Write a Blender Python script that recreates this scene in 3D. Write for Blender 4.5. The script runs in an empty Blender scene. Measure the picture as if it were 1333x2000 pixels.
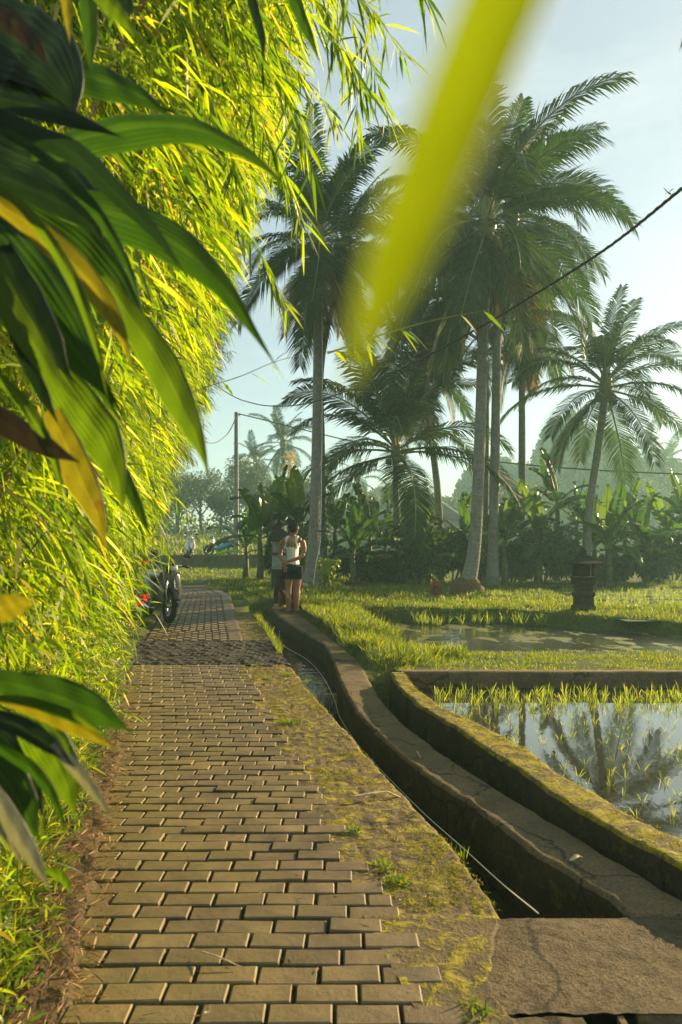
import bpy, bmesh, math, random
import numpy as np
from mathutils import Vector, Matrix, Euler
R = math.radians
rng = np.random.default_rng(7)
random.seed(7)
S = bpy.context.scene
COL = S.collection

# ------------------------------------------------------------------ camera
CAM_H = 1.465; F = 1390.0; HY = 1075.0
cd = bpy.data.cameras.new('camera'); cam = bpy.data.objects.new('camera', cd); COL.objects.link(cam)
cd.sensor_fit = 'VERTICAL'; cd.sensor_width = 24; cd.sensor_height = 36; cd.lens = 36*F/2000.0
cd.shift_y = (HY-1000)/2000.0
cam.location = (0, 0, CAM_H); cam.rotation_euler = (R(90), 0, 0)
cd.clip_start = 0.03; cd.clip_end = 3000
cd.dof.use_dof = True; cd.dof.focus_distance = 7.5; cd.dof.aperture_fstop = 4.0
S.camera = cam

# ------------------------------------------------------------------ light
SUN_EL, SUN_AZ, SUN_E = 17.5, 52.0, 5.0          # azimuth to the right of straight ahead
w = bpy.data.worlds.new('World'); S.world = w; w.use_nodes = True
nt = w.node_tree; nt.nodes.clear()
N = nt.nodes.new; Lk = nt.links.new
out = N('ShaderNodeOutputWorld'); bg = N('ShaderNodeBackground'); sky = N('ShaderNodeTexSky')
sky.sky_type = 'NISHITA'; sky.sun_disc = False; sky.sun_elevation = R(SUN_EL); sky.sun_rotation = R(SUN_AZ)
sky.air_density = 1.0; sky.dust_density = 1.0; sky.ozone_density = 1.0; sky.altitude = 200
bg.inputs['Strength'].default_value = 0.05
tc = N('ShaderNodeTexCoord'); mp = N('ShaderNodeMapping'); mp.inputs['Scale'].default_value = (1.0, 1.0, 4.5)
mp.inputs['Location'].default_value = (0.35, 0.1, 0.2)
no = N('ShaderNodeTexNoise'); no.inputs['Scale'].default_value = 2.6; no.inputs['Detail'].default_value = 8; no.inputs['Roughness'].default_value = 0.58
rp = N('ShaderNodeValToRGB'); rp.color_ramp.elements[0].position = 0.48; rp.color_ramp.elements[1].position = 0.78
rp.color_ramp.elements[1].color = (0.75, 0.75, 0.75, 1); rp.color_ramp.elements[0].color = (.34, .34, .34, 1)
mx = N('ShaderNodeMix'); mx.data_type = 'RGBA'; mx.inputs[7].default_value = (6.4, 6.9, 6.6, 1)
Lk(tc.outputs['Generated'], mp.inputs[0]); Lk(mp.outputs[0], no.inputs['Vector']); Lk(no.outputs[0], rp.inputs[0])
Lk(rp.outputs[0], mx.inputs[0]); Lk(sky.outputs[0], mx.inputs[6]); Lk(mx.outputs[2], bg.inputs[0]); Lk(bg.outputs[0], out.inputs[0])
sl = bpy.data.lights.new('sun', 'SUN'); sl.energy = SUN_E; sl.angle = R(0.53); sl.color = (1.0, 0.74, 0.40)
so = bpy.data.objects.new('sun', sl); COL.objects.link(so)
sd = Vector((math.sin(R(SUN_AZ))*math.cos(R(SUN_EL)), math.cos(R(SUN_AZ))*math.cos(R(SUN_EL)), math.sin(R(SUN_EL))))
so.rotation_euler = sd.to_track_quat('Z', 'Y').to_euler(); so.location = sd*50
S.view_settings.view_transform = 'Standard'; S.view_settings.look = 'None'
S.view_settings.exposure = 1.66; S.view_settings.gamma = 1.0; S.view_settings.use_curve_mapping = False
HAZE = 0.0023
cy = S.cycles
cy.max_bounces = 6; cy.diffuse_bounces = 2; cy.glossy_bounces = 2; cy.transmission_bounces = 3; cy.volume_bounces = 1
cy.transparent_max_bounces = 6; cy.caustics_reflective = False; cy.caustics_refractive = False
cy.sample_clamp_indirect = 4.0; cy.use_adaptive_sampling = True; cy.adaptive_threshold = 0.02
cy.use_denoising = True
try: cy.denoiser = 'OPENIMAGEDENOISE'; cy.denoising_prefilter = 'ACCURATE'
except Exception: pass

# ------------------------------------------------------------------ helpers
def zt(y): return float(np.interp(y, [-5, 5, 8, 10.4, 13, 16.6, 20, 30], [0, 0, .11, .15, .27, .42, .45, .45]))
zt_np = lambda y: np.interp(y, [-5, 5, 8, 10.4, 13, 16.6, 20, 30], [0, 0, .11, .15, .27, .42, .45, .45])
def P(px, py, z):                       # a photograph point on the horizontal plane z
    Y = (CAM_H-z)*F/(py-HY); return Vector(((px-666.5)*Y/F, Y, z))
def PT(px, py, dz=0.0):                 # a photograph point on the sloping ground profile
    Y = 6.0
    for _ in range(60): Y = 0.5*Y+0.5*(CAM_H-zt(Y)-dz)*F/(py-HY)
    return Vector(((px-666.5)*Y/F, Y, zt(Y)+dz))
def D(px, py, Y):                       # a photograph point at distance Y
    return Vector(((px-666.5)*Y/F, Y, CAM_H-(py-HY)*Y/F))

def hash3(i, j, k, s=0):
    n = (i*374761393+j*668265263+k*2147483647+s*1274126177) & 0xffffffff
    n = ((n ^ (n >> 13))*1274126177) & 0xffffffff
    return ((n ^ (n >> 16)) & 0xffff)/65535.0
def noise3(x, y, z=0, sc=1.0, s=0, oct=3):
    x = np.asarray(x, float)*sc; y = np.asarray(y, float)*sc; z = np.asarray(z, float)*sc + np.zeros_like(x)
    r = np.zeros_like(x); a = 1.0; t = 0
    for o in range(oct):
        i = np.floor(x).astype(np.int64); j = np.floor(y).astype(np.int64); k = np.floor(z).astype(np.int64)
        u = x-i; v = y-j; q = z-k; u = u*u*(3-2*u); v = v*v*(3-2*v); q = q*q*(3-2*q)
        def h(a_, b_, c_): return hash3(i+a_, j+b_, k+c_, s+o)
        c00 = h(0,0,0)*(1-u)+h(1,0,0)*u; c10 = h(0,1,0)*(1-u)+h(1,1,0)*u
        c01 = h(0,0,1)*(1-u)+h(1,0,1)*u; c11 = h(0,1,1)*(1-u)+h(1,1,1)*u
        r += a*((c00*(1-v)+c10*v)*(1-q)+(c01*(1-v)+c11*v)*q); t += a; a *= .5; x = x*2.03; y = y*2.03; z = z*2.03
    return r/t*2-1

def link(o, parent=None):
    COL.objects.link(o)
    if parent is not None: o.parent = parent
    return o
def tag(o, label=None, cat=None, group=None, kind=None):
    if label: o['label'] = label
    if cat: o['category'] = cat
    if group: o['group'] = group
    if kind: o['kind'] = kind
    return o
def empty(name, loc=(0,0,0), rz=0.0, label=None, cat=None, group=None):
    o = bpy.data.objects.new(name, None); o.location = loc; o.rotation_euler = (0, 0, rz); o.empty_display_size = .1
    link(o); return tag(o, label, cat, group)
def obj(name, me, m=None, parent=None, loc=None, rot=None):
    o = bpy.data.objects.new(name, me)
    if m is not None and len(me.materials) == 0: me.materials.append(m)
    if loc is not None: o.location = loc
    if rot is not None: o.rotation_euler = rot
    return link(o, parent)
def npmesh(name, V, loops, counts, tone=None, smooth=False, uv=None):
    me = bpy.data.meshes.new(name); V = np.asarray(V, np.float32).reshape(-1, 3)
    loops = np.asarray(loops, np.int32).ravel(); counts = np.asarray(counts, np.int32).ravel()
    me.vertices.add(len(V)); me.vertices.foreach_set('co', V.ravel())
    me.loops.add(len(loops)); me.loops.foreach_set('vertex_index', loops)
    st = np.zeros(len(counts), np.int32); st[1:] = np.cumsum(counts)[:-1]
    me.polygons.add(len(counts)); me.polygons.foreach_set('loop_start', st); me.polygons.foreach_set('loop_total', counts)
    if smooth: me.polygons.foreach_set('use_smooth', np.ones(len(counts), bool))
    me.update(calc_edges=True)
    if tone is not None:
        a = me.attributes.new('tone', 'FLOAT', 'POINT'); a.data.foreach_set('value', np.asarray(tone, np.float32))
    if uv is not None:
        l = me.uv_layers.new(name='UVMap'); l.data.foreach_set('uv', np.asarray(uv, np.float32)[loops].ravel())
    return me
def grid(name, X, Y, Z, smooth=True, uv=None, flip=False):
    n, m = X.shape; V = np.stack([X, Y, Z], -1).reshape(-1, 3)
    i = np.arange(n*m).reshape(n, m); q = np.stack([i[:-1,:-1], i[:-1,1:], i[1:,1:], i[1:,:-1]], -1).reshape(-1, 4)
    if flip: q = q[:, ::-1]
    return npmesh(name, V, q, np.full(len(q), 4), smooth=smooth, uv=uv)

class MB:
    """collects simple solids into one mesh"""
    def __init__(s): s.v = []; s.f = []
    def add(s, v, f):
        o = len(s.v); s.v += [tuple(p) for p in v]; s.f += [tuple(i+o for i in q) for q in f]; return s
    def box(s, c, d, rot=None):
        M = Euler(rot).to_matrix() if rot else Matrix.Identity(3); c = Vector(c)
        v = [c+M @ Vector((x*d[0]/2, y*d[1]/2, z*d[2]/2)) for x in (-1,1) for y in (-1,1) for z in (-1,1)]
        return s.add(v, [(0,1,3,2),(4,6,7,5),(0,4,5,1),(2,3,7,6),(0,2,6,4),(1,5,7,3)])
    def tube(s, pts, rad, n=8, flat=1.0, caps=True, up=(0,0,1)):
        pts = [Vector(p) for p in pts]; k = len(pts)
        if not hasattr(rad, '__len__'): rad = [rad]*k
        v = []; f = []; up = Vector(up)
        for i, p in enumerate(pts):
            t = (pts[min(i+1, k-1)]-pts[max(i-1, 0)]).normalized()
            a = up if abs(t.dot(up)) < .95 else Vector((1, 0, 0))
            u = t.cross(a).normalized(); w_ = u.cross(t).normalized()
            r = rad[i]; ra, rb = (r, r*flat) if not hasattr(r, '__len__') else r
            for j in range(n):
                q = 2*math.pi*j/n; v.append(p+u*math.cos(q)*ra+w_*math.sin(q)*rb)
        for i in range(k-1):
            for j in range(n): f.append((i*n+j, i*n+(j+1) % n, (i+1)*n+(j+1) % n, (i+1)*n+j))
        if caps: f.append(tuple(range(n))[::-1]); f.append(tuple((k-1)*n+j for j in range(n)))
        return s.add(v, f)
    def ball(s, c, r, n=8, m=6, sc=(1,1,1)):
        c = Vector(c); v = [c+Vector((0,0,r*sc[2]))]; f = []
        for i in range(1, m):
            a = math.pi*i/m
            for j in range(n):
                b = 2*math.pi*j/n; v.append(c+Vector((r*sc[0]*math.sin(a)*math.cos(b), r*sc[1]*math.sin(a)*math.sin(b), r*sc[2]*math.cos(a))))
        v.append(c-Vector((0,0,r*sc[2])))
        for j in range(n): f.append((0, 1+j, 1+(j+1) % n))
        for i in range(m-2):
            for j in range(n): f.append((1+i*n+j, 1+(i+1)*n+j, 1+(i+1)*n+(j+1) % n, 1+i*n+(j+1) % n))
        L = len(v)-1
        for j in range(n): f.append((L, 1+(m-2)*n+(j+1) % n, 1+(m-2)*n+j))
        return s.add(v, f)
    def torus(s, c, Rr, r, n=24, m=8, axis='y', flat=1.0):
        v = []; f = []; c = Vector(c)
        for i in range(n):
            a = 2*math.pi*i/n
            for j in range(m):
                b = 2*math.pi*j/m; q = Rr+r*math.cos(b); h = r*flat*math.sin(b)
                v.append(c+(Vector((q*math.cos(a), h, q*math.sin(a))) if axis == 'y' else Vector((q*math.cos(a), q*math.sin(a), h))))
        for i in range(n):
            for j in range(m): f.append((i*m+j, i*m+(j+1) % m, ((i+1) % n)*m+(j+1) % m, ((i+1) % n)*m+j))
        return s.add(v, f)
    def square(s, prof, c=(0,0,0)):     # square-section solid of revolution: (half width, z)
        v = []; f = []; c = Vector(c)
        for h, z in prof:
            for sx, sy in ((-1,-1),(1,-1),(1,1),(-1,1)): v.append(c+Vector((sx*h, sy*h, z)))
        for i in range(len(prof)-1):
            for j in range(4): f.append((i*4+j, i*4+(j+1) % 4, (i+1)*4+(j+1) % 4, (i+1)*4+j))
        f.append((3,2,1,0)); L = (len(prof)-1)*4; f.append((L, L+1, L+2, L+3)); return s.add(v, f)
    def mesh(s, name, smooth=False, bevel=0):
        me = bpy.data.meshes.new(name); me.from_pydata(s.v, [], s.f)
        if bevel:
            bm = bmesh.new(); bm.from_mesh(me)
            bmesh.ops.bevel(bm, geom=list(bm.edges), offset=bevel, segments=1, affect='EDGES', profile=.6)
            bm.to_mesh(me); bm.free()
        if smooth: me.polygons.foreach_set('use_smooth', [True]*len(me.polygons))
        me.update(); return me
    def build(s, name, m, parent=None, smooth=False, bevel=0, loc=None, rot=None):
        return obj(name, s.mesh(name, smooth, bevel), m, parent, loc, rot)

def unit(a): return a/np.maximum(np.linalg.norm(a, axis=-1, keepdims=True), 1e-9)
def leafarr(C, T, L, W, bend=0.3, spread=None, tone=None, prof=(.25,.75,1.0,.62), down=None, nrm=None):
    """many leaves: base C, tip direction T, length L, width W; returns V, loops, counts, tone"""
    C = np.asarray(C, float); n = len(C); T = unit(np.asarray(T, float)); L = np.broadcast_to(L, n)[:, None]; W = np.broadcast_to(W, n)[:, None]
    r = rng.normal(size=(n, 3)) if nrm is None else nrm
    side = unit(np.cross(T, r)); g = np.array([0, 0, -1.0])
    b = np.broadcast_to(bend, n)[:, None]
    def pt(t): return C+T*L*t+g*L*b*t*t
    p0 = pt(0.); p1 = pt(.32); p2 = pt(.68); p3 = pt(1.)
    V = np.stack([p0, p1-side*W*.5, p1+side*W*.5, p2-side*W*.38, p2+side*W*.38, p3], 1).reshape(-1, 3)
    base = (np.arange(n)*6)[:, None]
    lp = (base+np.array([0, 2, 1, 1, 2, 4, 3, 3, 4, 5])).ravel(); ct = np.tile([3, 4, 3], n)
    tn = np.repeat(rng.random(n) if tone is None else tone, 6)
    return V, lp, ct, tn
def cat_leaf(parts):
    V = []; Lp = []; Ct = []; Tn = []; o = 0
    for v, l, c, t in parts: V.append(v); Lp.append(l+o); Ct.append(c); Tn.append(t); o += len(v)
    return np.concatenate(V), np.concatenate(Lp), np.concatenate(Ct), np.concatenate(Tn)
def leafobj(name, parts, m, parent=None, kind='stuff'):
    V, l, c, t = cat_leaf(parts) if isinstance(parts, list) else parts
    o = obj(name, npmesh(name, V, l, c, tone=t), m, parent)
    if kind: o['kind'] = kind
    return o

# ------------------------------------------------------------------ materials
def newmat(name):
    m = bpy.data.materials.new(name); m.use_nodes = True; t = m.node_tree; t.nodes.clear()
    o = t.nodes.new('ShaderNodeOutputMaterial'); return m, t, o
def ramp(t, src, stops):
    r = t.nodes.new('ShaderNodeValToRGB'); e = r.color_ramp.elements
    while len(e) < len(stops): e.new(.5)
    for q, (p, c) in zip(e, stops): q.position = p; q.color = (*c, 1)
    t.links.new(src, r.inputs[0]); return r.outputs[0]
def noi(t, sc, det=4, rough=.6, vec=None, dist=0):
    n = t.nodes.new('ShaderNodeTexNoise'); n.inputs['Scale'].default_value = sc; n.inputs['Detail'].default_value = det
    n.inputs['Roughness'].default_value = rough; n.inputs['Distortion'].default_value = dist
    if vec is not None: t.links.new(vec, n.inputs['Vector'])
    return n.outputs[0]
def pos(t): return t.nodes.new('ShaderNodeNewGeometry').outputs['Position']
def mixc(t, f, a, b, mode='MIX'):
    m = t.nodes.new('ShaderNodeMix'); m.data_type = 'RGBA'; m.blend_type = mode
    for s, i in ((f, 0), (a, 6), (b, 7)):
        if isinstance(s, (int, float)): m.inputs[i].default_value = s
        elif isinstance(s, tuple): m.inputs[i].default_value = (*s, 1)
        else: t.links.new(s, m.inputs[i])
    return m.outputs[2]
def math_(t, op, a, b=0.0, clamp=False):
    m = t.nodes.new('ShaderNodeMath'); m.operation = op; m.use_clamp = clamp
    for s, i in ((a, 0), (b, 1)):
        if isinstance(s, (int, float)): m.inputs[i].default_value = s
        else: t.links.new(s, m.inputs[i])
    return m.outputs[0]
def bump(t, h, st=.5, d=.02, nrm=None):
    b = t.nodes.new('ShaderNodeBump'); b.inputs['Strength'].default_value = st; b.inputs['Distance'].default_value = d
    t.links.new(h, b.inputs['Height'])
    if nrm is not None: t.links.new(nrm, b.inputs['Normal'])
    return b.outputs[0]
def princ(t, o, col, rough=.8, nrm=None, spec=.4, metal=0, **kw):
    p = t.nodes.new('ShaderNodeBsdfPrincipled')
    for s, k in ((col, 'Base Color'), (rough, 'Roughness')):
        if isinstance(s, tuple): p.inputs[k].default_value = (*s, 1)
        elif isinstance(s, (int, float)): p.inputs[k].default_value = s
        else: t.links.new(s, p.inputs[k])
    p.inputs['Specular IOR Level'].default_value = spec; p.inputs['Metallic'].default_value = metal
    for k, v in kw.items(): p.inputs[k].default_value = v
    if nrm is not None: t.links.new(nrm, p.inputs['Normal'])
    if o is not None: t.links.new(p.outputs[0], o.inputs[0])
    return p
def simple(name, c, rough=.6, spec=.4, metal=0, var=.25, sc=20, bmp=.1, **kw):
    m, t, o = newmat(name); n = noi(t, sc, vec=pos(t))
    col = ramp(t, n, [(.3, tuple(x*(1-var) for x in c)), (.7, tuple(min(1, x*(1+var)) for x in c))])
    princ(t, o, col, rough, bump(t, n, bmp, .01), spec, metal, **kw); return m
def leafmat(name, stops, trans=.5, tcol=2.2, rough=.45, spec=.35, yellow=(1.0, 1.05, .35), big=None):
    """stops: colours along the per-leaf tone; light passes through the blade"""
    m, t, o = newmat(name); a = t.nodes.new('ShaderNodeAttribute'); a.attribute_name = 'tone'
    c = ramp(t, a.outputs['Fac'], stops)
    c = mixc(t, ramp(t, noi(t, .9 if big is None else big, 2, vec=pos(t)), [(.35, (.0,)*3), (.7, (.5,)*3)]), c, mixc(t, 1.0, c, (1.35, 1.15, .8), 'MULTIPLY'))
    p = princ(t, None, c, rough, None, spec)
    tr = t.nodes.new('ShaderNodeBsdfTranslucent'); tc_ = mixc(t, 1.0, c, tuple(x*tcol for x in yellow), 'MULTIPLY'); t.links.new(tc_, tr.inputs[0])
    mx = t.nodes.new('ShaderNodeMixShader'); mx.inputs[0].default_value = trans
    t.links.new(p.outputs[0], mx.inputs[1]); t.links.new(tr.outputs[0], mx.inputs[2]); t.links.new(mx.outputs[0], o.inputs[0])
    return m
M = {}
M['bamboo_leaf'] = leafmat('bamboo_leaf', [(0, (.025,.070,.006)), (.35, (.095,.165,.006)), (.92, (.27,.32,.010)), (.96, (.36,.24,.03)), (1, (.5,.46,.30))], .58, 2.1)
M['grass_blade'] = leafmat('grass_blade', [(0, (.04,.08,.010)), (.6, (.12,.17,.014)), (.92, (.24,.24,.03)), (1, (.34,.27,.12))], .5, 1.9)
M['weed_leaf'] = leafmat('weed_leaf', [(0, (.05,.11,.012)), (.7, (.12,.19,.015)), (1, (.24,.26,.03))], .4, 1.9)
M['palm_leaf'] = leafmat('palm_leaf', [(0, (.012,.034,.012)), (.7, (.024,.052,.014)), (1, (.075,.10,.025))], .26, 2.2, .6, .15)
M['palm_dead'] = leafmat('palm_dead', [(0, (.12,.07,.025)), (1, (.26,.15,.045))], .3, 1.2, .7, .2)
M['banana_leaf'] = leafmat('banana_leaf', [(0, (.020,.055,.012)), (.7, (.04,.09,.014)), (1, (.14,.19,.02))], .4, 2.4, .35, .5)
M['bush_leaf'] = leafmat('bush_leaf', [(0, (.018,.045,.014)), (.8, (.045,.085,.018)), (1, (.09,.12,.02))], .3, 1.8)
M['bright_bush'] = leafmat('bright_bush', [(0, (.14,.2,.02)), (1, (.26,.3,.03))], .5, 1.8)
M['tree_leaf'] = leafmat('tree_leaf', [(0, (.025,.05,.016)), (.8, (.06,.085,.02)), (1, (.11,.11,.025))], .3, 1.8)
M['yellow_tree'] = leafmat('yellow_tree', [(0, (.22,.18,.03)), (1, (.40,.26,.04))], .4, 1.4)
M['red_leaf'] = leafmat('red_leaf', [(0, (.16,.035,.025)), (1, (.36,.10,.05))], .45, 1.4, yellow=(1.2,.8,.6))
M['petal'] = leafmat('petal', [(0, (.55,.02,.012)), (1, (.7,.04,.02))], .4, 1.2, yellow=(1.2,.6,.5))
M['rice'] = leafmat('rice', [(0, (.12,.19,.03)), (.8, (.24,.29,.05)), (1, (.32,.30,.10))], .5, 1.8)
M['litter'] = leafmat('litter', [(0, (.10,.05,.02)), (.6, (.26,.14,.05)), (1, (.42,.32,.18))], .15, 1.2, .8, .2)
M['moss_tuft'] = leafmat('moss_tuft', [(0, (.12,.14,.01)), (1, (.30,.28,.015))], .3, 1.6)

def concrete(name, base, moss=.5, mcol=(.26,.24,.02), bmp=.6, sc=1.0, dark=(.05,.042,.03), side=True):
    m, t, o = newmat(name); p = pos(t)
    n1 = noi(t, 3.2*sc, 8, .65, p); n2 = noi(t, 60*sc, 4, .7, p); n3 = noi(t, 11*sc, 6, .7, p, .4)
    c = ramp(t, n1, [(.3, tuple(x*.55 for x in base)), (.55, base), (.8, tuple(x*1.35 for x in base))])
    c = mixc(t, ramp(t, n2, [(.35, (.75,)*3), (.6, (0,)*3)]), c, dark)
    mk = ramp(t, n3, [(.62-.28*moss, (0,)*3), (.70-.22*moss, (1,)*3)])
    c2 = mixc(t, mk, c, mixc(t, noi(t, 40, 3, .6, p), tuple(x*.35 for x in mcol), tuple(x*1.5 for x in mcol)))
    vo = t.nodes.new('ShaderNodeTexVoronoi'); vo.feature = 'DISTANCE_TO_EDGE'; vo.inputs['Scale'].default_value = .8
    dv = t.nodes.new('ShaderNodeVectorMath'); dv.operation = 'ADD'; t.links.new(p, dv.inputs[0])
    nv = t.nodes.new('ShaderNodeTexNoise'); nv.inputs['Scale'].default_value = 3.0; nv.inputs['Detail'].default_value = 6; t.links.new(p, nv.inputs['Vector'])
    sv = t.nodes.new('ShaderNodeVectorMath'); sv.operation = 'SCALE'; sv.inputs['Scale'].default_value = .5; t.links.new(nv.outputs[1], sv.inputs[0]); t.links.new(sv.outputs[0], dv.inputs[1]); t.links.new(dv.outputs[0], vo.inputs['Vector'])
    ck = ramp(t, vo.outputs['Distance'], [(.003, (1,)*3), (.011, (0,)*3)])
    c2 = mixc(t, math_(t, 'MULTIPLY', ck, .8), c2, tuple(x*.5 for x in dark)); c = mixc(t, math_(t, 'MULTIPLY', ck, .8), c, tuple(x*.5 for x in dark))
    h = math_(t, 'ADD', math_(t, 'MULTIPLY', n2, .35), math_(t, 'ADD', math_(t, 'MULTIPLY', n3, .8), math_(t, 'MULTIPLY', mk, .25)))
    princ(t, o, c2 if moss > 0 else c, .9, bump(t, h, bmp, .02), .25); return m
M['wall_conc'] = concrete('wall_concrete', (.17,.125,.065), .12, (.2,.17,.03), .7)
M['moss_conc'] = concrete('mossy_concrete', (.18,.14,.06), .72, (.28,.235,.015), .9)
M['apron_conc'] = concrete('apron_concrete', (.15,.11,.055), .50, (.27,.23,.02), 1.0)
M['slab_conc'] = concrete('slab_concrete', (.17,.13,.07), .04, (.26,.22,.03), 1.6, 1.6)
M['pale_conc'] = concrete('pale_concrete', (.34,.32,.27), 0, bmp=.3)

def brickmat(name, rnd=True):
    m, t, o = newmat(name); p = pos(t)
    n1 = noi(t, 5, 6, .6, p); n2 = noi(t, 220, 3, .7, p); n3 = noi(t, 1.6, 5, .6, p); n4 = noi(t, 34, 5, .7, p)
    c = ramp(t, n1, [(.28, (.066,.048,.027)), (.52, (.138,.098,.048)), (.8, (.24,.172,.085))])
    if rnd:
        oi = t.nodes.new('ShaderNodeObjectInfo')
        c = mixc(t, 1.0, c, ramp(t, oi.outputs['Random'], [(0, (.72,.72,.70)), (.5, (1,1,1)), (1, (1.22,1.18,1.12))]), 'MULTIPLY')
    c = mixc(t, ramp(t, n2, [(.3, (.8,)*3), (.5, (0,)*3)]), c, (.07,.055,.03))
    c = mixc(t, ramp(t, n4, [(.24, (.8,)*3), (.34, (0,)*3)]), c, (.05,.042,.022))
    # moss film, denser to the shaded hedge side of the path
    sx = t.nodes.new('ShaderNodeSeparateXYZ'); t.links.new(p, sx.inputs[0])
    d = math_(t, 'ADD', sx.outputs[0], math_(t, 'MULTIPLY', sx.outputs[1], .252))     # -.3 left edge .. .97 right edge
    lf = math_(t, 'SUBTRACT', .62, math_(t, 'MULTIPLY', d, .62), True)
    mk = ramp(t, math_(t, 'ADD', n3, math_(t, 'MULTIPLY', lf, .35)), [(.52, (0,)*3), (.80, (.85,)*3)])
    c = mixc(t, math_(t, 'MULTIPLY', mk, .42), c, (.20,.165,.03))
    h = math_(t, 'ADD', math_(t, 'MULTIPLY', n2, .3), math_(t, 'ADD', n4, math_(t, 'MULTIPLY', n1, .6)))
    princ(t, o, c, .62, bump(t, h, .6, .007), .5); return m
M['brick'] = brickmat('brick_paver'); M['brick_far'] = brickmat('brick_paver_far', False)
def soil():
    m, t, o = newmat('ground_soil'); p = pos(t); n1 = noi(t, 1.2, 6, .6, p); n2 = noi(t, 18, 6, .7, p)
    g = ramp(t, n2, [(.3, (.035,.055,.012)), (.6, (.075,.105,.02)), (.8, (.13,.14,.03))])
    s = ramp(t, n2, [(.3, (.05,.035,.02)), (.7, (.12,.085,.045))])
    sx = t.nodes.new('ShaderNodeSeparateXYZ'); t.links.new(p, sx.inputs[0])
    near = math_(t, 'SUBTRACT', 1.6, math_(t, 'MULTIPLY', sx.outputs[1], .18), True)
    f = math_(t, 'MAXIMUM', near, ramp(t, n1, [(.55, (0,)*3), (.7, (.6,)*3)]))
    princ(t, o, mixc(t, f, g, s), .95, bump(t, n2, .8, .05), .15); return m
M['soil'] = soil()
def water(name, base, algae=0, bmp=.08, sc=6, rough=.02, acol=(.22,.24,.05)):
    m, t, o = newmat(name); p = pos(t)
    mp_ = t.nodes.new('ShaderNodeMapping'); mp_.inputs['Scale'].default_value = (1, .5, 1); t.links.new(p, mp_.inputs[0])
    n = noi(t, sc, 4, .5, mp_.outputs[0])
    c = base; r = rough
    a = princ(t, None, base, rough, bump(t, n, bmp, .02), 1.0)
    a.inputs['IOR'].default_value = 1.65
    if algae:
        n2 = noi(t, 2.2, 9, .68, mp_.outputs[0], .3)
        k = ramp(t, n2, [(.56-.2*algae, (0,)*3), (.60-.2*algae, (1,)*3)])
        b = princ(t, None, ramp(t, noi(t, 25, 4, .6, p), [(.3, tuple(x*.5 for x in acol)), (.7, acol)]), .5, bump(t, n2, .5, .02), .5)
        mx = t.nodes.new('ShaderNodeMixShader'); t.links.new(k, mx.inputs[0]); t.links.new(a.outputs[0], mx.inputs[1]); t.links.new(b.outputs[0], mx.inputs[2])
        t.links.new(mx.outputs[0], o.inputs[0])
    else: t.links.new(a.outputs[0], o.inputs[0])
    return m
M['pond_water'] = water('pond_water', (.035,.032,.022), 0, .03, 9)
M['algae_water'] = water('algae_water', (.04,.04,.03), .12, .05, 9, .14, acol=(.16,.17,.05)); M['algae_water'].node_tree.nodes['Bump'].inputs['Strength'].default_value = .35
M['field_water'] = water('field_water', (.05,.06,.03), .42, .06, 9, .08, (.12,.17,.05))
M['canal_water'] = water('canal_water', (.018,.018,.014), 0, .35, 16)
M['foam'] = simple('foam', (.62,.68,.66), .25, .8, var=.3, sc=60, bmp=.6)
M['shaded_damp'] = concrete('shaded_damp_concrete', (.055,.045,.025), .22, (.09,.08,.012), .8, dark=(.015,.013,.01))  # wall sides: shade painted into the dark colour, along with damp algae
M['asphalt'] = concrete('rough_cobble', (.062,.057,.050), 0, bmp=1.0, dark=(.02,.02,.018))
M['litter_soil'] = concrete('litter_soil', (.13,.085,.04), .12, (.2,.18,.02), 1.0)
def bark(name, a, b, ring=16):
    m, t, o = newmat(name); tc_ = t.nodes.new('ShaderNodeTexCoord'); g = tc_.outputs['Object']
    wv = t.nodes.new('ShaderNodeTexWave'); wv.wave_type = 'BANDS'; wv.bands_direction = 'Z'; wv.inputs['Scale'].default_value = ring/6.3
    wv.inputs['Distortion'].default_value = 2.5; wv.inputs['Detail'].default_value = 3; wv.inputs['Detail Scale'].default_value = 2; t.links.new(g, wv.inputs[0])
    n = noi(t, 7, 7, .7, g); n2 = noi(t, 30, 4, .7, g)
    c = ramp(t, n, [(.3, a), (.6, b), (.8, tuple(x*1.3 for x in b))])
    c = mixc(t, ramp(t, wv.outputs[0], [(0, (.8,)*3), (.22, (0,)*3)]), c, tuple(x*.4 for x in a))
    c = mixc(t, ramp(t, n2, [(.30, (.8,)*3), (.42, (0,)*3)]), c, (.04,.045,.03))
    princ(t, o, c, .9, bump(t, math_(t, 'ADD', wv.outputs[0], n), .8, .03), .2); return m
M['palm_bark'] = bark('palm_bark', (.22,.22,.18), (.38,.37,.30), 60)
M['bark'] = bark('tree_bark', (.08,.06,.04), (.16,.12,.08), 3)
M['banana_stem'] = simple('banana_stem', (.09,.10,.03), .6, var=.5, sc=8)
M['rachis'] = simple('frond_rachis', (.16,.17,.05), .5, var=.2)
M['husk'] = simple('coconut_husk', (.16,.17,.05), .6, var=.3)
M['fibre'] = simple('root_fibre', (.12,.075,.04), .95, .1, var=.5, sc=30, bmp=.9)
M['culm'] = simple('bamboo_culm', (.24,.24,.05), .4, .4, var=.3, sc=6)
M['dead_culm'] = simple('dead_culm', (.35,.22,.11), .7, .3, var=.4, sc=6)
M['pole'] = simple('utility_pole_concrete', (.20,.20,.18), .85, var=.25, sc=9)
M['cable'] = simple('black_cable', (.02,.02,.022), .5, .4, var=.1)
M['string'] = simple('white_string', (.75,.73,.65), .6, var=.1)
M['stone_dark'] = simple('dark_weathered_stone', (.035,.038,.028), .92, .2, var=.5, sc=14, bmp=.8)
M['stone_grey'] = simple('grey_render', (.24,.26,.22), .9, .2, var=.3, sc=8, bmp=.5)
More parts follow.
